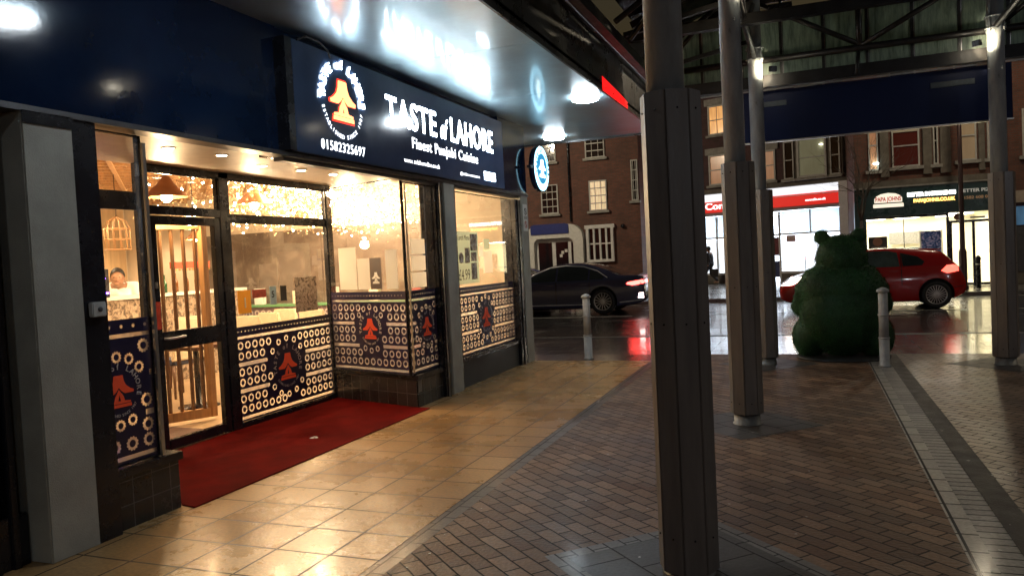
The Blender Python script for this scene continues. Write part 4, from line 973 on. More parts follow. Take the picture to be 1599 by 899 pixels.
# arched doorway
arch = MB(); n_ = 18
outer = [(-12.3,0),(-12.3,2.5)]+[(-11.6-.7*math.cos(a*math.pi/2/6), 2.5+.6*math.sin(a*math.pi/2/6)) for a in range(1,7)]+[(-10.2+.7*math.sin(a*math.pi/2/6), 2.5+.6*math.cos(a*math.pi/2/6)) for a in range(0,7)]+[(-9.5,0)]
inner = [(-9.95,0),(-9.95,2.2)]+[(-10.2+.25*math.cos(a*math.pi/2/4), 2.2+.28*math.sin(a*math.pi/2/4)) for a in range(1,5)]+[(-11.6-.25*math.sin(a*math.pi/2/4), 2.2+.28*math.cos(a*math.pi/2/4)) for a in range(0,5)]+[(-11.85,0)]
arch.prism(outer+inner, lambda u,v,t: MA @ Vector((u,v,t)), .004, .4); ar = arch.build('door_surround', mat('cream_render', (.72,.71,.66), .6, noise=.15), BL)
MB().prism([(-11.96,2.68),(-10.14,2.68),(-10.14,3.08),(-10.3,3.14),(-11.8,3.14),(-11.96,3.08)], lambda u,v,t: MA @ Vector((u,v,t)), .404, .45).build('blue_name_board', mat('royal_blue_board', (.015,.03,.2), .4, noise=.2), BL)
b = MB()
for x0,x1 in ((-11.84,-11.72),(-11.05,-10.88),(-10.28,-10.14),(-10.02,-9.96)): b.prism([(x0,.0),(x1,.0),(x1,2.4),(x0,2.4)], lambda u,v,t: MA @ Vector((u,v,t)), .05, .12)
b.prism([(-11.84,2.3),(-9.96,2.3),(-9.96,2.45),(-11.84,2.45)], lambda u,v,t: MA @ Vector((u,v,t)), .055, .13)
b.build('door_frame', white, BL)
for x0, x1 in ((-11.72,-11.05),(-10.88,-10.28),(-10.14,-10.02)): MB().box(x0,x1,33.9,33.99,0,2.3).build('door', darkpane, BL)
for x, z in ((-10.62,1.75),(-10.45,1.82),(-10.7,1.6)): MB().box(x,x+.13,33.88,33.895,z,z+.14).build('door_notice', paper, BL)
# window with white slatted shutters
b = MB(); F = lambda u,v,t: MA @ Vector((u,v,t))
for a in ((-9.46,-8.08,2.82,2.98),(-9.40,-8.14,1.3,1.42),(-9.40,-9.28,1.42,2.82),(-8.26,-8.14,1.42,2.82)): b.prism([(a[0],a[2]),(a[1],a[2]),(a[1],a[3]),(a[0],a[3])], F, .01, .18)
for k in range(1,4):
    x = -9.34+k*.285; b.prism([(x-.04,1.42),(x+.04,1.42),(x+.04,2.82),(x-.04,2.82)], F, .02, .12)
b.prism([(-9.28,2.1),(-8.26,2.1),(-8.26,2.16),(-9.28,2.16)], F, .02, .1)
wo = b.build('slatted_window', white, BL); MB().prism([(-9.28,1.42),(-8.26,1.42),(-8.26,2.82),(-9.28,2.82)], F, .004, .015).build('pane', darkpane, wo)
MB().ball((-7.7,33.9,2.85), .1, 2).build('wall_lamp', black, BL)
MB().tube([(-10.1,33.93,3.2),(-10.1,33.93,9.4)], .05, 8).build('drainpipe', black, BL)

# ---- red-fronted shop, its wall running off at an angle
O = Vector((1.354,34.955,0)); MR = frame(O, (.9465,-.3228)); F = lambda u,v,t: MR @ Vector((u,v,t))
RBd = thing('red_shop_building', 'brick terrace over a glowing white shop window with a long red fascia', 'building', tuple(O+Vector((-3,2,0))))
def pb(a, t0, t1, nm, m, par=None):
    return MB().prism([(a[0],a[2]),(a[1],a[2]),(a[1],a[3]),(a[0],a[3])], F, t0, t1).build(nm, m, par or RBd)
brickob = brickmat('night_brick', (.11,.045,.05), (.08,.035,.035), (.08,.07,.065), .225, .075, ms=.009, axis='xz', rough=.8, rlo=.6, rhi=.9, nz_amt=.45)
pb((-9.2,.55,4.35,9.8), -6, 0, 'wall', brickob)
MB().prism([(-6.2,9.8),(.2,9.8),(-3,12.3)], lambda u,v,t: F(t,v,u), -9.3, .6).build('roof', slate, RBd)
pb((-9.2,.55,4.15,4.35), -6, .35, 'cornice', stone); 
redm = mat('lit_red_fascia', (.6,.02,.02), .35, noise=.12, nscale=2, emis=(1,.03,.02), es=.42)
pb((-9.2,0.0,3.80,4.12), .0, .34, 'fascia_top', mat('lit_white_fascia_strip', (.8,.8,.8), .5, emis=(.9,.93,1), es=.75)); pb((-9.2,0.0,3.30,3.79), .0, .28, 'red_fascia', redm)
pb((-9.2,-.02,3.72,3.75), .281, .30, 'fascia_line', white)
pb((-9.2,0,3.14,3.29), -.1, .2, 'fascia_base', mat('grey_frame', (.25,.26,.28), .5))
pb((0.0,.46,0,4.16), -.2, .42, 'end_pilaster', mat('white_pilaster', (.78,.78,.82), .6, noise=.12)); pb((.46,.55,3.3,4.0), .1, .3, 'pilaster_side', redm)
for a in ((-9.2,-9.0,0,3.1),(-5.62,-5.55,.45,3.1),(-2.98,-2.93,0,3.1),(-2.70,-2.62,0,3.1),(-1.34,-1.29,2.15,3.1),(-9,0,2.08,2.16),(-9,-3,.4,.5),(-2.65,0,.4,.5),(-6.9,-6.85,0,2.1)): pb(a, -.06, .06, 'window_frame', white)
pb((-9,-3,0,.4), -.05,.03,'stall_riser', stone); pb((-2.65,0,0,.4), -.05,.03,'stall_riser', stone)
for a in ((-9,-3,.5,3.1),(-2.65,0,.5,3.1)): MB().quad(*[F(*q) for q in ((a[0],a[2],0),(a[1],a[2],0),(a[1],a[3],0),(a[0],a[3],0))]).build('shop_glass', gl, RBd, recalc=False)
# room behind the glass with lit ceiling panels
shopw = mat('white_shop_wall', (.8,.82,.85), .7)
bx = MB(); bx.prism([(-9.2,0),(.0,0),(.0,.01),(-9.2,.01)], F, -4, -.06); bx.prism([(-9.2,3.14),(0,3.14),(0,3.2),(-9.2,3.2)], F, -4, -.06); bx.prism([(-9.2,0),(0,0),(0,3.2),(-9.2,3.2)], F, -4.1, -4.0)
bx.prism([(-.05,0),(0,0),(0,3.2),(-.05,3.2)], F, -4, -.06); bx.prism([(-9.25,0),(-9.2,0),(-9.2,3.2),(-9.25,3.2)], F, -4, -.06); bx.build('shop_room', shopw, RBd)
coldpanel = emit('cold_light_panel', (.86,.93,1), 13)
for s in (-8,-6.2,-4.4,-2.2,-.8): MB().prism([(s-.55,-3.6),(s+.55,-3.6),(s+.55,-.5),(s-.55,-.5)], lambda u,v,t: F(u,t,v), 3.1, 3.13).build('ceiling_light_panel', coldpanel, RBd)
pb((-2.64,0,.5,1.95), -.5, -.46, 'window_display_panel', mat('backlit_display', (.8,.85,.9), .6, emis=(.88,.94,1), es=.85)); pb((-8.9,-3.1,.5,1.95), -.5, -.46, 'window_display_panel', MATS['backlit_display'])
for s, z0, z1 in ((-1.75,.5,1.1),(-1.2,.5,1.6),(-.95,.5,.9)): pb((s,s+.025,z0,z1), -.44,-.42,'display_post', steel)
pb((-2.93,-2.72,1.2,2.0), -.03,.02,'door_panel', mat('maroon_panel', (.15,.02,.03), .5)); pb((-2.93,-2.72,.25,.95), -.03,.02,'door_panel', mat('blue_poster', (.03,.05,.15), .5))
pb((-2.36,-1.98,1.78,2.06), .01,.016,'window_notice', mat('red_notice', (.5,.03,.05), .5)); pb((-2.33,-2.01,1.82,2.03), .017,.019,'window_notice', paper)
text('notice_lettering', 'NOW', MR @ Matrix.Translation((-2.31,1.93,.022)), MATS['red_notice'], RBd, size=.1, ext=.001, width=.26)
text('notice_lettering', 'OPEN', MR @ Matrix.Translation((-2.31,1.84,.022)), MATS['red_notice'], RBd, size=.1, ext=.001, width=.26)
lw_ = emit('lit_white_shop_lettering', (1,.95,.95), 1.3)
text('fascia_lettering', 'Connells', MR @ Matrix.Translation((-5.98,3.44,.29)), lw_, RBd, size=.42, ext=.008, off=.008, width=1.85)
text('fascia_lettering', 'connells.co.uk', MR @ Matrix.Translation((-1.4,3.46,.29)), lw_, RBd, size=.13, ext=.006, off=.004, width=.85)
pb((-8.95,-3.02,2.17,3.12), -.2,-.18,'blue_blind', frostmat('pale_blue_blind', (.72,.78,.82), .0)); pb((-2.62,-.02,2.17,3.12), -.2,-.18,'blue_blind', MATS['pale_blue_blind'])  # sheets added behind the upper glass to make it dimmer and bluer
# upper windows
for (x0,x1,z0,z1,p,l_) in ((-5.85,-4.95,4.55,5.95,peach,.3),(-3.6,-2.72,4.5,5.85,peach,.3),(-5.8,-4.95,6.85,8.2,amber,.3),(-3.6,-2.72,6.85,8.2,darkpane,.3),(-8.2,-7.3,4.5,5.9,darkpane,.3),(-8.2,-7.3,6.85,8.2,dimc,.3)):
    sashwin(RBd, MR, x0,x1,z0,z1,p,bars=1 if z0>6 else 0,lintel=l_, fw=.07)
b = MB(); b.prism([(-2.25,4.36),(.2,4.36),(.2,6.25),(-2.25,6.25)], F, .0, .4); bayo = b.build('bay', stone, RBd)
MB(); MBY = MR @ Matrix.Translation((0,0,.4))
sashwin(RBd, MBY, -1.65,-.42,4.45,6.1,greenc,fw=.09); sashwin(RBd, MBY, -2.2,-1.78,4.45,6.05,darkpane,fw=.05); sashwin(RBd, MBY, -.28,.12,4.45,6.05,darkpane,fw=.05); sashwin(RBd, MBY, -1.65,-.4,6.9,8.3,darkpane,fw=.08)
pb((-2.0,-1.4,6.4,6.55), .4,.42, 'bay_cap', sillm)
# glowing ball on the bay glass, painted in as a lamp's reflection
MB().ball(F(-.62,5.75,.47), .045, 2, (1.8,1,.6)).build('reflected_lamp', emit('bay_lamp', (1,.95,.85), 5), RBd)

# ---- pizza shop building
PB = thing('pizza_shop_building', 'dark brick building with a green fascia pizza takeaway, lit white window and glazed door', 'building', (3.7,31,0))
MP = frame((0,29,0), (1,0)); F2 = lambda u,v,t: MP @ Vector((u,v,t))
def qb(a, t0, t1, nm, m, par=None, bevel=0): return MB().prism([(a[0],a[2]),(a[1],a[2]),(a[1],a[3]),(a[0],a[3])], F2, t0, t1).build(nm, m, par or PB, bevel=bevel)
qb((1.55,5.95,3.62,9.9), -7, 0, 'wall', brickwall); MB().box(1.55,1.7,29,36,0,3.62).build('side_wall', brickwall_y, PB)
MB().prism([(28.8,9.9),(36.2,9.9),(32.5,12.4)], lambda u,v,t: (t,u,v), 1.5, 6).build('roof', slate, PB)
green = mat('dark_green_fascia', (.008,.035,.03), .3, noise=.25, nscale=2, rvar=.08)
qb((1.5,5.95,2.42,3.36), .0, .25, 'fascia', green); qb((1.5,5.95,3.37,3.42), 0, .3, 'fascia_trim', sillm); qb((1.5,5.95,3.42,3.62), 0, .16, 'cornice', stone)
qb((1.5,1.86,0,2.42), -.1,.22, 'pilaster', green); qb((5.62,5.95,0,2.42), -.1,.22, 'pilaster', green)
wf = MB()
for a in ((1.86,4.28,.02,.3),(1.86,4.28,2.34,2.42),(3.0,3.025,.3,2.34),(4.28,4.36,0,2.42),(5.02,5.1,0,2.12),(5.54,5.62,0,2.42),(4.36,5.54,2.08,2.16),(4.36,4.44,0,2.1),(4.44,5.02,.02,.1),(5.1,5.54,.02,.1)): wf.prism([(a[0],a[2]),(a[1],a[2]),(a[1],a[3]),(a[0],a[3])], F2, -.08, -.02)
wf.build('shopfront_frame', black, PB)
MB().quad(*[F2(*q) for q in ((1.86,.3,-.05),(5.6,.3,-.05),(5.6,2.4,-.05),(1.86,2.4,-.05))]).build('shop_glass', gl, PB, recalc=False)
cw = mat('cream_shop_wall', (.8,.76,.62), .7); bx = MB()
bx.prism([(1.7,2.42),(5.9,2.42),(5.9,2.6),(1.7,2.6)], F2, -4.1,-.1); bx.prism([(1.7,0),(5.9,0),(5.9,2.6),(1.7,2.6)], F2, -4.2,-4.1); bx.prism([(5.8,0),(5.9,0),(5.9,2.6),(5.8,2.6)], F2, -4.1,-.1); bx.prism([(1.7,0),(1.8,0),(1.8,2.6),(1.7,2.6)], F2, -4.1,-.1); bx.prism([(1.7,0),(5.9,0),(5.9,.01),(1.7,.01)], F2, -4.1,-.1)
bx.build('shop_room', cw, PB)
warmp = emit('warm_light_panel', (1,.93,.74), 11)
for x in (2.3,3.4,4.8): MB().box(x-.35,x+.35,29.5,32.6,2.39,2.415).build('ceiling_light_panel', warmp, PB)
qb((2.0,4.1,.01,1.0), -2.6,-2.2,'counter', mat('shop_counter', (.4,.36,.3), .5)); qb((2.9,4.1,1.45,1.9), -3.9,-3.8,'menu_board', mat('shop_menu_board', (.25,.24,.22), .5, noise=.6, nscale=20)); qb((2.7,4.25,1.28,1.33), -1.6,-1.2,'shelf', steel)
pm = mat('dark_offer_poster', (.05,.05,.045), .5); qb((1.92,2.5,1.0,1.75), -.04,-.035,'offer_poster', pm)
text('poster_lettering', 'FREE', MP @ Matrix.Translation((1.95,1.13,-.03)), paper, PB, size=.2, ext=.001, width=.5, off=.004)
MB().lathe((2.2,29.03,1.58), [(.15,0),(.15,-.003)], 20, axis='y').build('poster_badge', mat('poster_brown', (.35,.16,.1), .5), PB)
qb((2.0,2.45,1.36,1.40), -.034,-.031,'poster_line', paper)
b = qb((3.52,4.12,1.1,1.86), -.04,-.034,'blue_poster', photo_mat('blue_poster_print', (.02,.04,.2), (.1,.2,.55), (.6,.55,.85), 7)); qb((3.48,3.515,1.06,1.9), -.04,-.03,'poster_edge', paper); qb((4.125,4.16,1.06,1.9), -.04,-.03,'poster_edge', paper)
MB().lathe((4.62,29.03,2.28), [(.12,0),(.12,-.004)], 22, axis='y').build('round_window_sticker', MATS['poster_brown'], PB)
qb((4.98,5.4,2.2,2.26), -.045,-.04,'door_lettering_strip', mat('grey_ink', (.2,.2,.2), .5))
# roundel sign
cl = mat('lit_cream_letter', (.9,.85,.7), .4, emis=(1,.9,.72), es=.7)
pts = [(2.12,2.88),(2.96,2.88),(2.96,3.02),(2.9,3.1),(2.76,3.17),(2.54,3.2),(2.32,3.17),(2.18,3.1),(2.12,3.02)]
MB().prism(pts, F2, .26, .29).build('sign_shield', cl, PB); qb((2.08,3.0,2.72,2.84), .26,.29,'sign_bar', cl)
tm = text_me('PAPA JOHNS', .2, .004, .006, width=.78); tm.transform(MP @ Matrix.Translation((2.15,2.93,.297))); link('sign_lettering', tm, mat('lit_red_letter', (.5,.01,.01), .5, emis=(1,.03,.02), es=.12), PB)
text('sign_lettering', 'BETTER INGREDIENTS', MP @ Matrix.Translation((3.12,3.03,.262)), emit('blazing_white_letter', (1,.96,.9), 3.2), PB, size=.17, ext=.01, off=.01, width=1.42)
text('sign_lettering', 'BETTER PIZZA', MP @ Matrix.Translation((4.66,3.05,.262)), mat('white_letter', (.6,.6,.55), .5, emis=(1,1,.9), es=.15), PB, size=.15, ext=.005, off=.003, width=1.05)
text('sign_lettering', 'PAPAJOHNS.CO.UK', MP @ Matrix.Translation((3.3,2.83,.262)), emit('blazing_amber_letter', (1,.5,.12), 2.6), PB, size=.15, ext=.01, off=.008, width=1.22)
text('sign_lettering', '01582 608 080', MP @ Matrix.Translation((4.68,2.83,.262)), mat('orange_letter', (.5,.3,.15), .5, emis=(1,.6,.3), es=.08), PB, size=.13, ext=.005, off=.002, width=.9)
for (x0,x1,z0,z1,p) in ((2.0,2.3,4.0,5.7,peach),(2.72,3.55,4.05,5.45,redc),(3.95,4.1,4.05,5.6,darkpane),(4.66,5.2,4.1,5.7,dimc),(5.5,5.75,4.1,5.7,dimc),(2.7,3.5,7,8.5,darkpane),(4.6,5.3,7,8.5,darkpane)):
    sashwin(PB, MP, x0,x1,z0,z1,p,fw=.045)
qb((2.77,3.5,5.2,5.42), .06,.075,'lace_pelmet', mat('lace', (.5,.45,.36), .7))
for x0, x1 in ((2.36,2.62),(3.64,3.9),(4.15,4.45),(5.25,5.42)): qb((x0,x1,3.75,9.6), .0,.12,'stone_pilaster', stone)
MB().ball((2.22,28.86,4.22), .06, 2, (1.6,1,.7)).build('wall_light', emit('street_lamp_glint', (.85,1,.9), 9), PB)  # glowing ball painted in for a street lamp's reflection in the window
# ---- right hand neighbour
NBR = thing('corner_building', 'dark brick building at the right edge with pale fascia over a blue lit window', 'building', (9,31,0))
MB().box(6.0,16,29.1,36,0,9.4).build('wall', brickwall, NBR); MB().prism([(28.8,9.4),(36.2,9.4),(32.5,12)], lambda u,v,t: (t,u,v), 5.98, 16).build('roof', slate, NBR)
MB().box(6.05,10,28.9,29.09,2.62,3.0).build('fascia', mat('pale_fascia', (.45,.38,.3), .5, noise=.2), NBR); MB().box(6.25,9.5,29.0,29.095,1.9,2.5).build('lit_blue_window', litpane('blue_window_glow', (.1,.25,.45), .18), NBR)
MB().box(6.25,9.5,29.0,29.095,.4,1.85).build('shutter', mat('grey_shutter', (.09,.09,.09), .4, metal=.5, noise=.3), NBR)
MB().box(6.1,9.8,28.98,29.095,.0,.38).build('stall_riser', stone, NBR)
for x in (6.5, 8.5, 11): sashwin(NBR, frame((0,29.1,0),(1,0)), x, x+.8, 4.1, 5.6, darkpane)
b = MB(); b.tube([(6.02,29.02,3.4),(6.02,29.02,9.2)], .04, 8); b.build('drainpipe', black, NBR)

# ================================================================ street furniture and planting
SL = thing('street_lamp', 'dark maroon street lamp post standing on the far pavement before the pizza shop door', 'street lamp', (4.4,27,0))
pole = mat('maroon_pole_paint', (.035,.012,.012), .4, noise=.4, nscale=4)
MB().lathe((4.4,27,0), [(.14,0),(.14,.1),(.115,.12),(.11,1.15),(.075,1.25),(.065,3),(.055,8)], 20).build('post', pole, SL)
b = MB(); b.tube([(4.4,27,7.95),(4.4,26.8,8.15),(4.4,25.4,8.25)], .04, 10); b.build('arm', pole, SL)
hd = MB().prism([(-.14,0),(.14,0),(.1,.1),(-.1,.1)], lambda u,v,t: (4.4+u,t,8.2+v), 24.7, 25.45).build('lamp_head', pole, SL)
MB().box(4.3,4.5,24.76,25.36,8.185,8.198).build('lens', emit('street_lamp_lens', (1,.86,.62), 12), hd)
lamp('street_lamp_light', (4.4,25.05,8.12), 280, (1,.84,.6), .15, SL)
# the same kind of lamp further along, out of the picture, lighting the road and the paving
bpy.context.view_layer.update()
def more_lamp(x, y, rot, lab):
    o = duptree(SL); o.location = (x,y,0)
    if x < 0:
        for k in [c for c in bpy.data.objects if c.parent == o and c.type == 'LIGHT']: k.data = k.data.copy(); k.data.energy = 1700
    o.rotation_euler = (0,0,rot); o['label'] = lab; o['group'] = 'street lamps along the road'
SL['group'] = 'street lamps along the road'
more_lamp(-13.6,27,0,'street lamp on the far pavement outside the brick building')
more_lamp(11.5,13.2,R(180),'street lamp on the near pavement to the right of the glass roof')
def added_fill_lamp(x, y, lab, e):  # unseen lamp posts added as fill light for columns and paving
    t = thing('park_lamp', lab, 'lamp post', (x,y,0), 'low lamp posts at the edge of the brick paving')
    MB().lathe((x,y,0), [(.1,0),(.1,.08),(.06,.12),(.045,3.4),(.03,3.5)], 16).build('post', black, t)
    MB().lathe((x,y,3.5), [(.05,0),(.16,.08),(.18,.3),(.12,.42)], 20).build('lamp_globe', emit('cool_globe', (.75,.9,1), 5), t)
    MB().lathe((x,y,3.93), [(.2,0),(.14,.07),(.02,.12)], 20).build('cap', black, t)
    lamp('park_light', (x-.3,y,3.45), e, (.9,.93,1), .15, t)
added_fill_lamp(8.8,6.5,'low globe lamp post at the right hand edge of the brick paving',85)
added_fill_lamp(5.2,-4.5,'low globe lamp post behind the camera on the brick paving',75)
sb = thing('short_dark_bollard', 'short dark bollard on the far pavement by the pizza shop door', 'bollard', (5.0,27.6,0))
MB().lathe((4.95,27.8,0), [(.07,0),(.065,.85),(.08,.87),(.08,.93),(.03,1.0)], 16).build('post', black, sb)
MB().lathe((4.95,27.8,.7), [(.072,0),(.072,.05)], 16).build('band', alu, sb)
# bare street tree
TR = thing('street_tree', 'thin bare street tree between the red shop and the green fascia', 'tree', (1.6,27.3,0))
bark = mat('grey_bark', (.07,.055,.042), .8, noise=.4, nscale=10, bump=.5, bscale=30)
MB().tube([(1.6,27.3,0),(1.57,27.3,1.2),(1.62,27.3,2.3)], [.075,.06,.05], 10).build('trunk', bark, TR)
cr = MB(); rt_ = random.Random(11)
def branch(p, d, L, r, dep):
    pts = [p]; q = p
    for i in range(4):
        d = (d+Vector((rt_.gauss(0,.16),rt_.gauss(0,.16),rt_.gauss(.03,.1)))).normalized(); q = q+d*L/4; pts.append(q)
    cr.tube(pts, [r*(1-.14*i) for i in range(5)], 6 if dep < 2 else 4)
    if dep < 4:
        for k in range(3 if dep < 2 else 2):
            j = rt_.choice((2,3,4)); nd = (d+Vector((rt_.gauss(0,.6),rt_.gauss(0,.6),rt_.gauss(.15,.35)))).normalized()
            branch(pts[j], nd, L*rt_.uniform(.6,.85), r*.5, dep+1)
for a in range(4): branch(Vector((1.62,27.3,2.25)), Vector((math.cos(a*1.7)*.5,math.sin(a*1.7)*.5,1)).normalized(), 1.5, .032, 0)
cr.build('crown', bark, TR)

# ================================================================ people
skinm = mat('skin', (.32,.17,.10), .5, noise=.1)
def person(lab, loc, rotz, scale, pose, top, legs, hair):
    t = thing('person', lab, 'person', loc); V = Vector
    b = MB(); 
    J = pose
    b.ball(J['head'], .098, 3, (.86,1,1.22)); b.ball(V(J['head'])+V((0,.092,-.015)), .02, 2, (.8,1.1,1.3)); b.ball(V(J['head'])+V((0,.05,-.07)), .05, 2, (1,1,.8))
    for s in (-1,1): b.ball(V(J['head'])+V((s*.087,0,-.01)), .022, 2, (.5,.9,1.3))
    b.tube([V(J['head'])+V((0,-.01,-.08)), J['neck']], [.052,.06], 12); b.ball(J['neck'], .075, 2, (1.2,1,.9))
    b.tube([J['neck'], J['chest'], J['waist'], J['hip']], [.11,.155,.135,.15], 16); b.ball(J['chest'], .15, 3, (1.15,.8,1.1)); b.ball(J['hip'], .155, 3, (1.05,.85,.8))
    for s in 'lr':
        b.tube([J['sh'+s], J['el'+s], J['wr'+s]], [.06,.047,.03], 12); b.ball(J['sh'+s], .068, 2)
        w = V(J['wr'+s]); d = (w-V(J['el'+s])).normalized(); sd = d.cross(V((0,1,0.01))).normalized()
        b.tube([w, w+d*.075], [.03,.038], 10)
        for k in range(4): b.tube([w+d*.07+sd*(k-1.5)*.019, w+d*(.125 if k in (1,2) else .11)+sd*(k-1.5)*.02+V((0,.006,0)), w+d*(.165 if k in (1,2) else .145)+sd*(k-1.5)*.02+V((0,.02,0))], [.0105,.0095,.008], 8)
        b.tube([w+d*.02+sd*.03, w+d*.06+sd*.052, w+d*.09+sd*.055], [.013,.011,.009], 8)
        b.tube([J['hp'+s], J['kn'+s], J['an'+s]], [.092,.062,.042], 12); a = V(J['an'+s]); b.tube([a+V((0,-.04,-.03)), a+V((0,.08,-.05)), a+V((0,.17,-.06))], [.042,.042,.03], 10)
    o = b.build('tmp', None); me = remesh_me(o, .0075, 3, .4)
    body = link('figure_body', me, skinm, None, smooth=True); body.parent = t
    def garment(name, segs, m, vox=.014):
        g = MB()
        for pts, rr in segs:
            g.tube(pts, rr, 16)
            for p, r in zip(pts, rr): g.ball(p, r*.99, 2)
        o = g.build('tmp', None); me = remesh_me(o, vox, 5); q = link(name, me, m, None, smooth=True); q.parent = t
    garment('top', [([J['neck']-V((0,0,.05)), J['chest'], J['waist'], J['hip']], [.1,.185,.172,.182]), ([J['shl'],J['ell'],V(J['wrl'])*.9+V(J['ell'])*.1],[.085,.066,.052]), ([J['shr'],J['elr'],V(J['wrr'])*.9+V(J['elr'])*.1],[.085,.066,.052]), ([J['shl'],J['shr']],[.08,.08])], top)
    garment('trousers', [([J['hp'+s],J['kn'+s],V(J['an'+s])+V((0,0,.04))],[.112,.082,.064]) for s in 'lr']+[([J['hpl'],J['hpr']],[.12,.12])], legs)
    hb = MB().ball(V(J['head'])+V((0,-.014,.026)), .104, 3, (.9,1.02,1.18)); bmesh.ops.bisect_plane(hb.bm, geom=hb.bm.verts[:]+hb.bm.edges[:]+hb.bm.faces[:], plane_co=V(J['head'])+V((0,.03,.03)), plane_no=V((0,.75,-.6)), clear_outer=True)
    h_ = hb.build('hair', hair); h_.parent = t
    e = MB()
    for s in (-1,1): e.ball(V(J['head'])+V((s*.033,.085,.012)), .010, 1)
    e_ = e.build('eyes', black); e_.parent = t
    m_ = MB().box(-.024,.024,.083,.094,-.052,-.044); 
    for v in m_.bm.verts: v.co += V(J['head'])
    m2 = m_.build('mouth', mat('lips', (.2,.07,.06), .5)); m2.parent = t
    t.rotation_euler = (0,0,rotz); t.scale = (scale,)*3
    return t
V = Vector
walk = dict(head=V((0,.04,1.62)),neck=V((0,.0,1.46)),chest=V((0,0,1.28)),waist=V((0,-.01,1.08)),hip=V((0,-.02,.95)),shl=V((-.19,0,1.40)),ell=V((-.24,-.12,1.14)),wrl=V((-.22,-.02,.93)),shr=V((.19,0,1.40)),elr=V((.25,.02,1.14)),wrr=V((.23,.2,1.0)),
 hpl=V((-.09,0,.9)),knl=V((-.09,.2,.52)),anl=V((-.09,.27,.1)),hpr=V((.09,0,.9)),knr=V((.09,-.02,.5)),anr=V((.09,-.3,.16)))
darkcoat = mat('dark_coat', (.015,.015,.02), .8, noise=.3, nscale=20)
p1 = person('pedestrian in dark coat striding past the white shop window, carrying a bag', (-4.24,36.0,0), R(75), 1.0, walk, darkcoat, darkcoat, mat('dark_hair', (.012,.01,.009), .6))
bgm = thing('carrier_bag', 'dark bag hanging from the hand of the walking pedestrian', 'bag', (-4.02,35.75,.5))
MB().prism([(-.14,.36),(.14,.36),(.17,.72),(-.17,.72)], lambda u,v,t: (-4.0+u,35.72+t,v), -.05, .05).build('bag_body', rubber, bgm, bevel=.01); MB().tube([(-4.08,35.72,.72),(-4.07,35.72,.88),(-4.0,35.72,.93),(-3.93,35.72,.88),(-3.92,35.72,.72)], .008, 6).build('handle', rubber, bgm)
cook = dict(head=V((0,.19,1.47)),neck=V((0,.05,1.41)),chest=V((0,0,1.24)),waist=V((0,-.02,1.05)),hip=V((0,-.03,.92)),shl=V((-.19,0.02,1.34)),ell=V((-.27,.12,1.12)),wrl=V((-.16,.34,1.08)),shr=V((.19,.02,1.34)),elr=V((.27,.12,1.12)),wrr=V((.16,.34,1.08)),
 hpl=V((-.09,0,.9)),knl=V((-.1,.03,.5)),anl=V((-.1,0,.08)),hpr=V((.09,0,.9)),knr=V((.1,.03,.5)),anr=V((.1,0,.08)))
whitecoat = mat('white_cook_jacket', (.78,.78,.76), .8, noise=.06)
p2 = person('cook in a white jacket looking down behind the stone faced counter', (-9.75,8.72,0), R(-138), 1.10, cook, whitecoat, darkcoat, MATS['dark_hair'])

# ================================================================ inside the restaurant
KT = thing('service_counter', 'high counter with rough stone cladding and pale top inside the restaurant', 'counter', (-9.15,8,0))
stonec = photo_mat('rough_stone_cladding', (.08,.06,.045), (.28,.21,.15), (.42,.34,.26), 11)
MB().box(-9.3,-9.05,5.4,10.6,0,1.31).build('stone_front', stonec, KT); MB().box(-9.6,-9.0,5.35,10.65,1.312,1.36).build('counter_top', mat('pale_worktop', (.7,.68,.62), .25), KT)
MB().box(-9.04,-9.0,5.5,7.1,.55,1.3).build('red_timber_panel', mat('red_timber', (.3,.07,.03), .5, noise=.3, streak=(1,5,1)), KT)
RS2 = thing('red_stool_rail', 'small red beaded rail hanging above the counter inside the restaurant', 'decoration', (-8.9,9.2,1.7))
b = MB(); b.box(-8.93,-8.9,8.9,9.7,1.72,1.82)
b.build('rail', mat('red_rail', (.5,.07,.03), .5), RS2); b = MB()
for k in range(12): b.ball((-8.9,8.93+k*.068,1.70), .018, 1)
b.build('beads', mat('gold_bead', (.6,.4,.1), .3, metal=.8), RS2)
# slatted timber screen behind the door
SC = thing('slatted_screen', 'light timber slatted screen standing just inside the glass entrance door', 'screen', (-6.2,6.4,0))
dirv = Vector((.26,.46,0)).normalized(); P0 = Vector((-6.46,6.12,0))
def sp(s, z): return P0+dirv*s+Vector((0,0,z))
b = MB()
b.bar(sp(-.02,.10), sp(.62,.10), .06, .10); b.bar(sp(-.02,2.14), sp(.62,2.14), .06, .08); b.bar(sp(.585,.05), sp(.585,2.18), .08, .07); b.build('screen_frame', woodlt, SC, bevel=.004)
b = MB()
for k in range(5): b.bar(sp(.03+k*.118,.15), sp(.03+k*.118,2.10), .026, .03, upv=(1,0,0))
b.build('slats', mat('brown_slat', (.16,.08,.035), .5, noise=.3, nscale=4), SC)
MB().box(-6.9,-5.56,5.2,6.2,.008,.016).build('door_mat', mat('brown_mat', (.10,.05,.03), .8, noise=.4, nscale=30), None)
tag(place_base(bpy.data.objects['door_mat']), 'brown mat lying just inside the entrance door', 'mat')
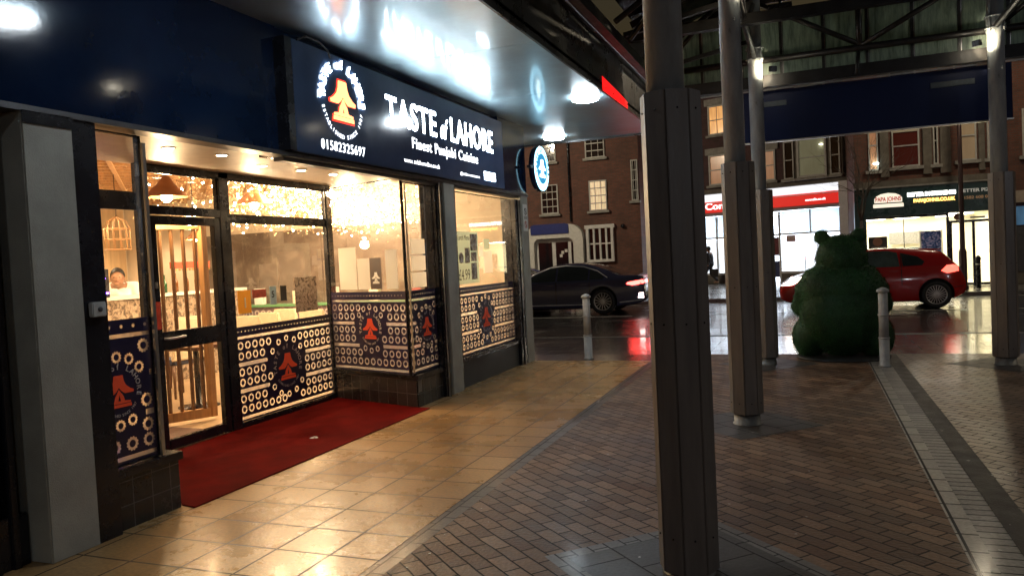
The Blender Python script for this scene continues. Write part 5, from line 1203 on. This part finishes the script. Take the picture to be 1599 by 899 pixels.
# tables and chairs
cream_l = mat('cream_leatherette', (.78,.68,.5), .45, noise=.08); legw = mat('dark_chair_leg', (.12,.06,.03), .45); bluecush = mat('dark_blue_seat', (.04,.05,.10), .7)
def chair(x, y, rz, lab, cush=cream_l):
    t = thing('dining_chair', lab, 'chair', (x,y,0), 'cream backed dining chairs')
    b = MB().box(-.21,.21,-.21,.21,.44,.52); o = b.build('seat', cush, None, bevel=.02); o.parent = t
    b = MB().prism([(-.22,.5),(.22,.5),(.19,1.04),(-.19,1.04)], lambda u,v,t_: (u,-.2-.12*(v-.5)+t_,v), -.03, .03); o = b.build('backrest', cream_l, None, bevel=.012); o.parent = t
    for sx in (-1,1):
        for sy in (-1,1):
            o = MB().tube([(sx*.18,sy*.18,.45),(sx*.2,sy*.2,.0)], [.022,.015], 8).build('leg', legw, None); o.parent = t
    t.rotation_euler = (0,0,rz); return t
specs = [(-7.0,8.35,R(20),'leftmost cream chair back showing above the wide window film'),(-6.95,8.95,R(-10),'second cream chair from the left behind the wide window'),(-6.6,9.35,R(5),'third cream chair behind the wide window'),(-7.3,9.7,R(0),'cream chair furthest right behind the wide window'),(-7.9,7.9,R(80),'cream chair with dark blue seat seen through the entrance door slats'),(-8.3,8.5,R(60),'cream chair against the stone counter beyond the slatted screen')]
for x, y, rz, lab in specs:
    y0 = chair(x, y, rz, lab, bluecush if 'blue' in lab else cream_l)
def table(x, y, lab):
    t = thing('dining_table', lab, 'table', (x,y,0), 'dark dining tables')
    MB().box(x-.38,x+.38,y-.38,y+.38,.73,.77).build('tabletop', mat('dark_table_top', (.10,.05,.03), .3, noise=.3), t, bevel=.006)
    MB().lathe((x,y,0), [(.25,0),(.24,.02),(.035,.04),(.035,.72),(.12,.73)], 20).build('pedestal', black, t)
table(-6.75,9.95,'dark square table beyond the cream chairs behind the wide window'); table(-7.0,7.3,'dark square table just behind the slatted screen')
# pendants
def pendant(x, y, z, lab, s=1.):
    t = thing('pendant_lamp', lab, 'pendant lamp', (x,y,z), 'copper pendant lamps in the restaurant')
    MB().lathe((x,y,z), [(.03*s,.22*s),(.05*s,.2*s),(.09*s,.13*s),(.18*s,.05*s),(.21*s,0)], 28, cap=False).build('lamp_shade', mat('copper_shade', (.45,.22,.1), .35, metal=.7), t, recalc=False)
    MB().tube([(x,y,z+.2*s),(x,y,3.04)], .006, 6).build('cord', black, t)
    MB().ball((x,y,z+.0), .055*s, 2).build('bulb', emit('pendant_bulb', (1,.68,.34), 120), t)
    lamp('pendant_light', (x,y,z-.1), 50, WARM, .06, t)
pendant(-6.15,6.15,2.42,'copper pendant glowing above the entrance door transom'); pendant(-6.2,7.55,2.42,'copper pendant glowing behind the wide window transom')
pendant(-6.7,7.08,2.02,'small copper pendant blazing through the top of the entrance door',.5); pendant(-9.3,7.4,2.45,'copper pendant hanging over the far counter'); pendant(-7.4,10.0,2.4,'copper pendant deep behind the angled bay window')
# birdcage lantern
BC = thing('birdcage_lantern', 'domed wire birdcage lantern hanging inside the left bay window', 'lantern', (-8.2,7.35,1.98))
b = MB(); c_ = Vector((-8.2,7.35,1.98)); 
for k in range(12):
    a = 2*math.pi*k/12; b.tube([c_+V((.15*math.cos(a),.15*math.sin(a),0)), c_+V((.15*math.cos(a),.15*math.sin(a),.26)), c_+V((.11*math.cos(a),.11*math.sin(a),.36)), c_+V((0,0,.42))], .006, 5)
for z in (0,.13,.26): b.tube([c_+V((.15*math.cos(2*math.pi*k/20),.15*math.sin(2*math.pi*k/20),z)) for k in range(21)], .007, 5)
b.build('wire_cage', woodlt, BC); MB().tube([c_+V((0,0,.42)), c_+V((0,0,1.06))], .005, 5).build('hanging_cord', black, BC)
# gold leaf garland canopy hanging along the ceiling behind the windows
GH = thing('hanging_garland', 'dense golden hanging garland with fairy lights under the ceiling behind the window tops', 'garland', (-6.2,9,2.1))
rg = random.Random(5); lv = MB(); fb_ = MB()
for i in range(1500):
    x = -5.75-rg.random()**1.3*1.7; y = rg.uniform(6.7,11.05); zt = 3.0; zb = rg.gauss(2.22,.075)
    if y < 7.4 and rg.random() < .6: continue
    z = zt
    n0 = 9
    for k in range(n0):
        zz = zb+(zt-zb)*rg.random(); p = V((x+rg.gauss(0,.02),y+rg.gauss(0,.02),zz)); d = V((rg.gauss(0,1),rg.gauss(0,1),rg.gauss(-.6,.6))).normalized(); sd = d.cross(V((rg.random(),rg.random(),1))).normalized()
        L = rg.uniform(.02,.045); lv.mi = rg.choice((0,0,1,2)); lv.quad(p, p+d*L*.5+sd*L*.28, p+d*L, p+d*L*.5-sd*L*.28)
    if rg.random() < .33:
        fb_.ball((x,y,zb+rg.random()*.6), .011, 1)
lv.build('garland_leaves', [mat('gold_leaf', (.8,.6,.32), .4, noise=.2), mat('pale_gold_leaf', (.85,.68,.4), .4), mat('brown_leaf', (.25,.13,.05), .5)], GH, recalc=False)
fb_.build('fairy_lights', emit('fairy_light', (1,.80,.54), 90), GH)
for x, y, z, e_ in ((-6.3,8.6,2.55,130),(-6.2,9.6,2.5,110),(-6.0,7.7,2.6,60),(-5.2,8.9,2.5,18),(-6.6,10.5,2.5,45)): lamp('garland_light', (x,y,z), e_*1.1, (1,.70,.38), .1, GH)
# ceiling spots over counter and back of room
for x, y in ((-8.2,9.6),(-10.6,8.2),(-8.4,6.6),(-11,10)):
    t = thing('ceiling_spot', f'small round ceiling spotlight {"over the counter" if x > -9 else "at the back of the restaurant"} {"towards the far wall" if y > 9 else "towards the near wall"}', 'spotlight', (x,y,3.0), 'small ceiling spots in the restaurant')
    MB().lathe((x,y,2.93), [(.06,.1),(.065,.0),(.05,.0)], 18).build('housing', white, t); MB().lathe((x,y,2.932), [(.048,0),(.048,-.004)], 18).build('lens', MATS['downlight_lens'], t)
    lamp('ceiling_spot_light', (x,y,2.9), 150, (1,.72,.42), .05, t, 'SPOT', spot=R(130))
# purple neon and wall of bottles/pictures at the back
NE = thing('neon_sign', 'small purple neon strip glowing at the edge of the left bay window', 'neon sign', (-8.9,9.0,1.5))
b = MB(); b.tube([(-8.96,7.62,1.42),(-8.96,7.62,1.68)], .012, 8); b.tube([(-8.96,7.68,1.42),(-8.96,7.82,1.42)], .012, 8); b.tube([(-8.96,7.68,1.62),(-8.96,7.78,1.62)], .012, 8)
b.build('neon_tube', emit('purple_neon', (.25,.08,1), 14), NE); MB().box(-8.995,-8.98,7.58,7.86,1.362,1.75).build('backing', black, NE)
PF = thing('wall_mural', 'brown grey textured wall picture on the end wall seen through the wide windows', 'picture', (-8,11.1,1))
MB().box(-10.5,-5.6,11.12,11.155,.95,2.3).build('picture_panel', photo_mat('dim_wall_mural', (.10,.075,.06), (.13,.10,.08), (.19,.155,.125), 2.2), PF)  # brown grey print stands in for dark interior and window reflections
SB = thing('side_board', 'low green lipped shelf with printed ring front along the end wall', 'shelf', (-8,10.9,0))
MB().box(-10.4,-5.7,10.75,11.1,.0,1.0).build('cabinet', mat('purple_grey_cabinet', (.16,.12,.13), .5), SB); MB().box(-10.4,-5.7,10.72,11.1,1.002,1.04).build('green_lip', mat('green_shelf_edge', (.12,.3,.14), .4), SB)
b = MB()
for k in range(34):
    for z in (.62,.76,.9):
        x = -10.2+k*.13; n = 10
        for i in range(n):
            a0, a1_ = 2*math.pi*i/n, 2*math.pi*(i+1)/n
            b.quad(*[(x+r*math.cos(a),10.745,z+r*math.sin(a)) for r, a in ((.05,a0),(.05,a1_),(.028,a1_),(.028,a0))])
b.build('printed_rings', mat('pale_print', (.5,.45,.42), .5), SB, recalc=False)

for k, (y, z, w, h) in enumerate(((6.1,1.9,.4,.5),(6.75,1.85,.35,.45),(7.4,1.95,.35,.5))):
    t = thing('framed_picture', ('left','middle','right')[k]+'most framed picture of three on the dark panel behind the cook', 'picture', (-12.12,y,z), 'framed pictures behind the counter')
    MB().box(-12.138,-12.11,y-w/2,y+w/2,z-h/2,z+h/2).build('picture_frame', woodlt, t); MB().box(-12.109,-12.105,y-w/2+.03,y+w/2-.03,z-h/2+.03,z+h/2-.03).build('picture_print', MATS['food_photo'], t)
rb2 = random.Random(21)
bcol = [mat('green_bottle_glass', (.02,.09,.03), .12, coat=.5), mat('amber_bottle_glass', (.2,.07,.01), .12, coat=.5), mat('clear_bottle_glass', (.35,.37,.36), .12, coat=.5)]
for k in range(7):
    y = 9.0+k*.22; kind = rb2.randrange(3); h = rb2.uniform(.24,.32)
    o = MB().lathe((-9.15,y,1.362), [(.036,0),(.037,h*.55),(.014,h*.75),(.013,h)], 12).build('bottle', bcol[kind], None)
    tag(place_base(o), ('green','amber','clear')[kind]+' glass bottle on the stone counter, %s of the row counted from the cook' % ('first','second','third','fourth','fifth','sixth','seventh')[k], 'bottle', 'bottles on the restaurant counter')
for k, (x, z) in enumerate(((-9.6,1.16),(-8.9,1.2),(-8.1,1.14),(-7.4,1.18),(-6.6,1.15))):
    o = MB().box(x-.09,x+.09,10.80,10.9,1.042,z+.12).build('menu_stand', paper if k % 2 else MATS['warm_plaster'], None, bevel=.006)
    tag(place_base(o), ('first','second','third','fourth','fifth')[k]+' pale card stand from the left on the green edged shelf', 'card stand', 'card stands on the green edged shelf')
# ================================================================ carpet and litter
cm = mat('red_carpet_pile', (.17,.005,.004), .9, spec=.05, noise=.45, nscale=2.5, bump=.9, bscale=420)
cp = MB().prism([(-5.47,5.2),(-4.13,4.09),(-4.0,4.07),(-3.96,7.52),(-4.1,7.53),(-5.47,7.98)], lambda u,v,t: (u,v,t), .0045, .014).build('red_carpet', cm); tag(place_base(cp), 'red carpet laid across the entrance recess in front of the glazed door', 'carpet')
b = MB().prism([(0,0),(.07,.01),(.08,.04),(.045,.05),(.03,.035),(.0,.04)], lambda u,v,t: (-4.45+u,6.0+v,.0145+t+.01*math.sin(u*60)), 0, .004); o = b.build('paper_scrap', paper); tag(place_base(o), 'small crumpled scrap of white paper lying on the red carpet', 'litter')
lt = MB(); r4 = random.Random(9)
for i in range(170):
    x, y = r4.uniform(-2.1,3), r4.uniform(3,11.5); a = r4.random()*6; q = r4.uniform(.004,.011)
    lt.quad(*[(x+q*math.cos(a+k*1.57)*(1.5 if k % 2 else .8), y+q*math.sin(a+k*1.57), .0035+.002*(k % 2)) for k in range(4)])
o = lt.build('trodden_gum_spots', mat('pale_gum', (.4,.39,.36), .6)); o['kind'] = 'stuff'
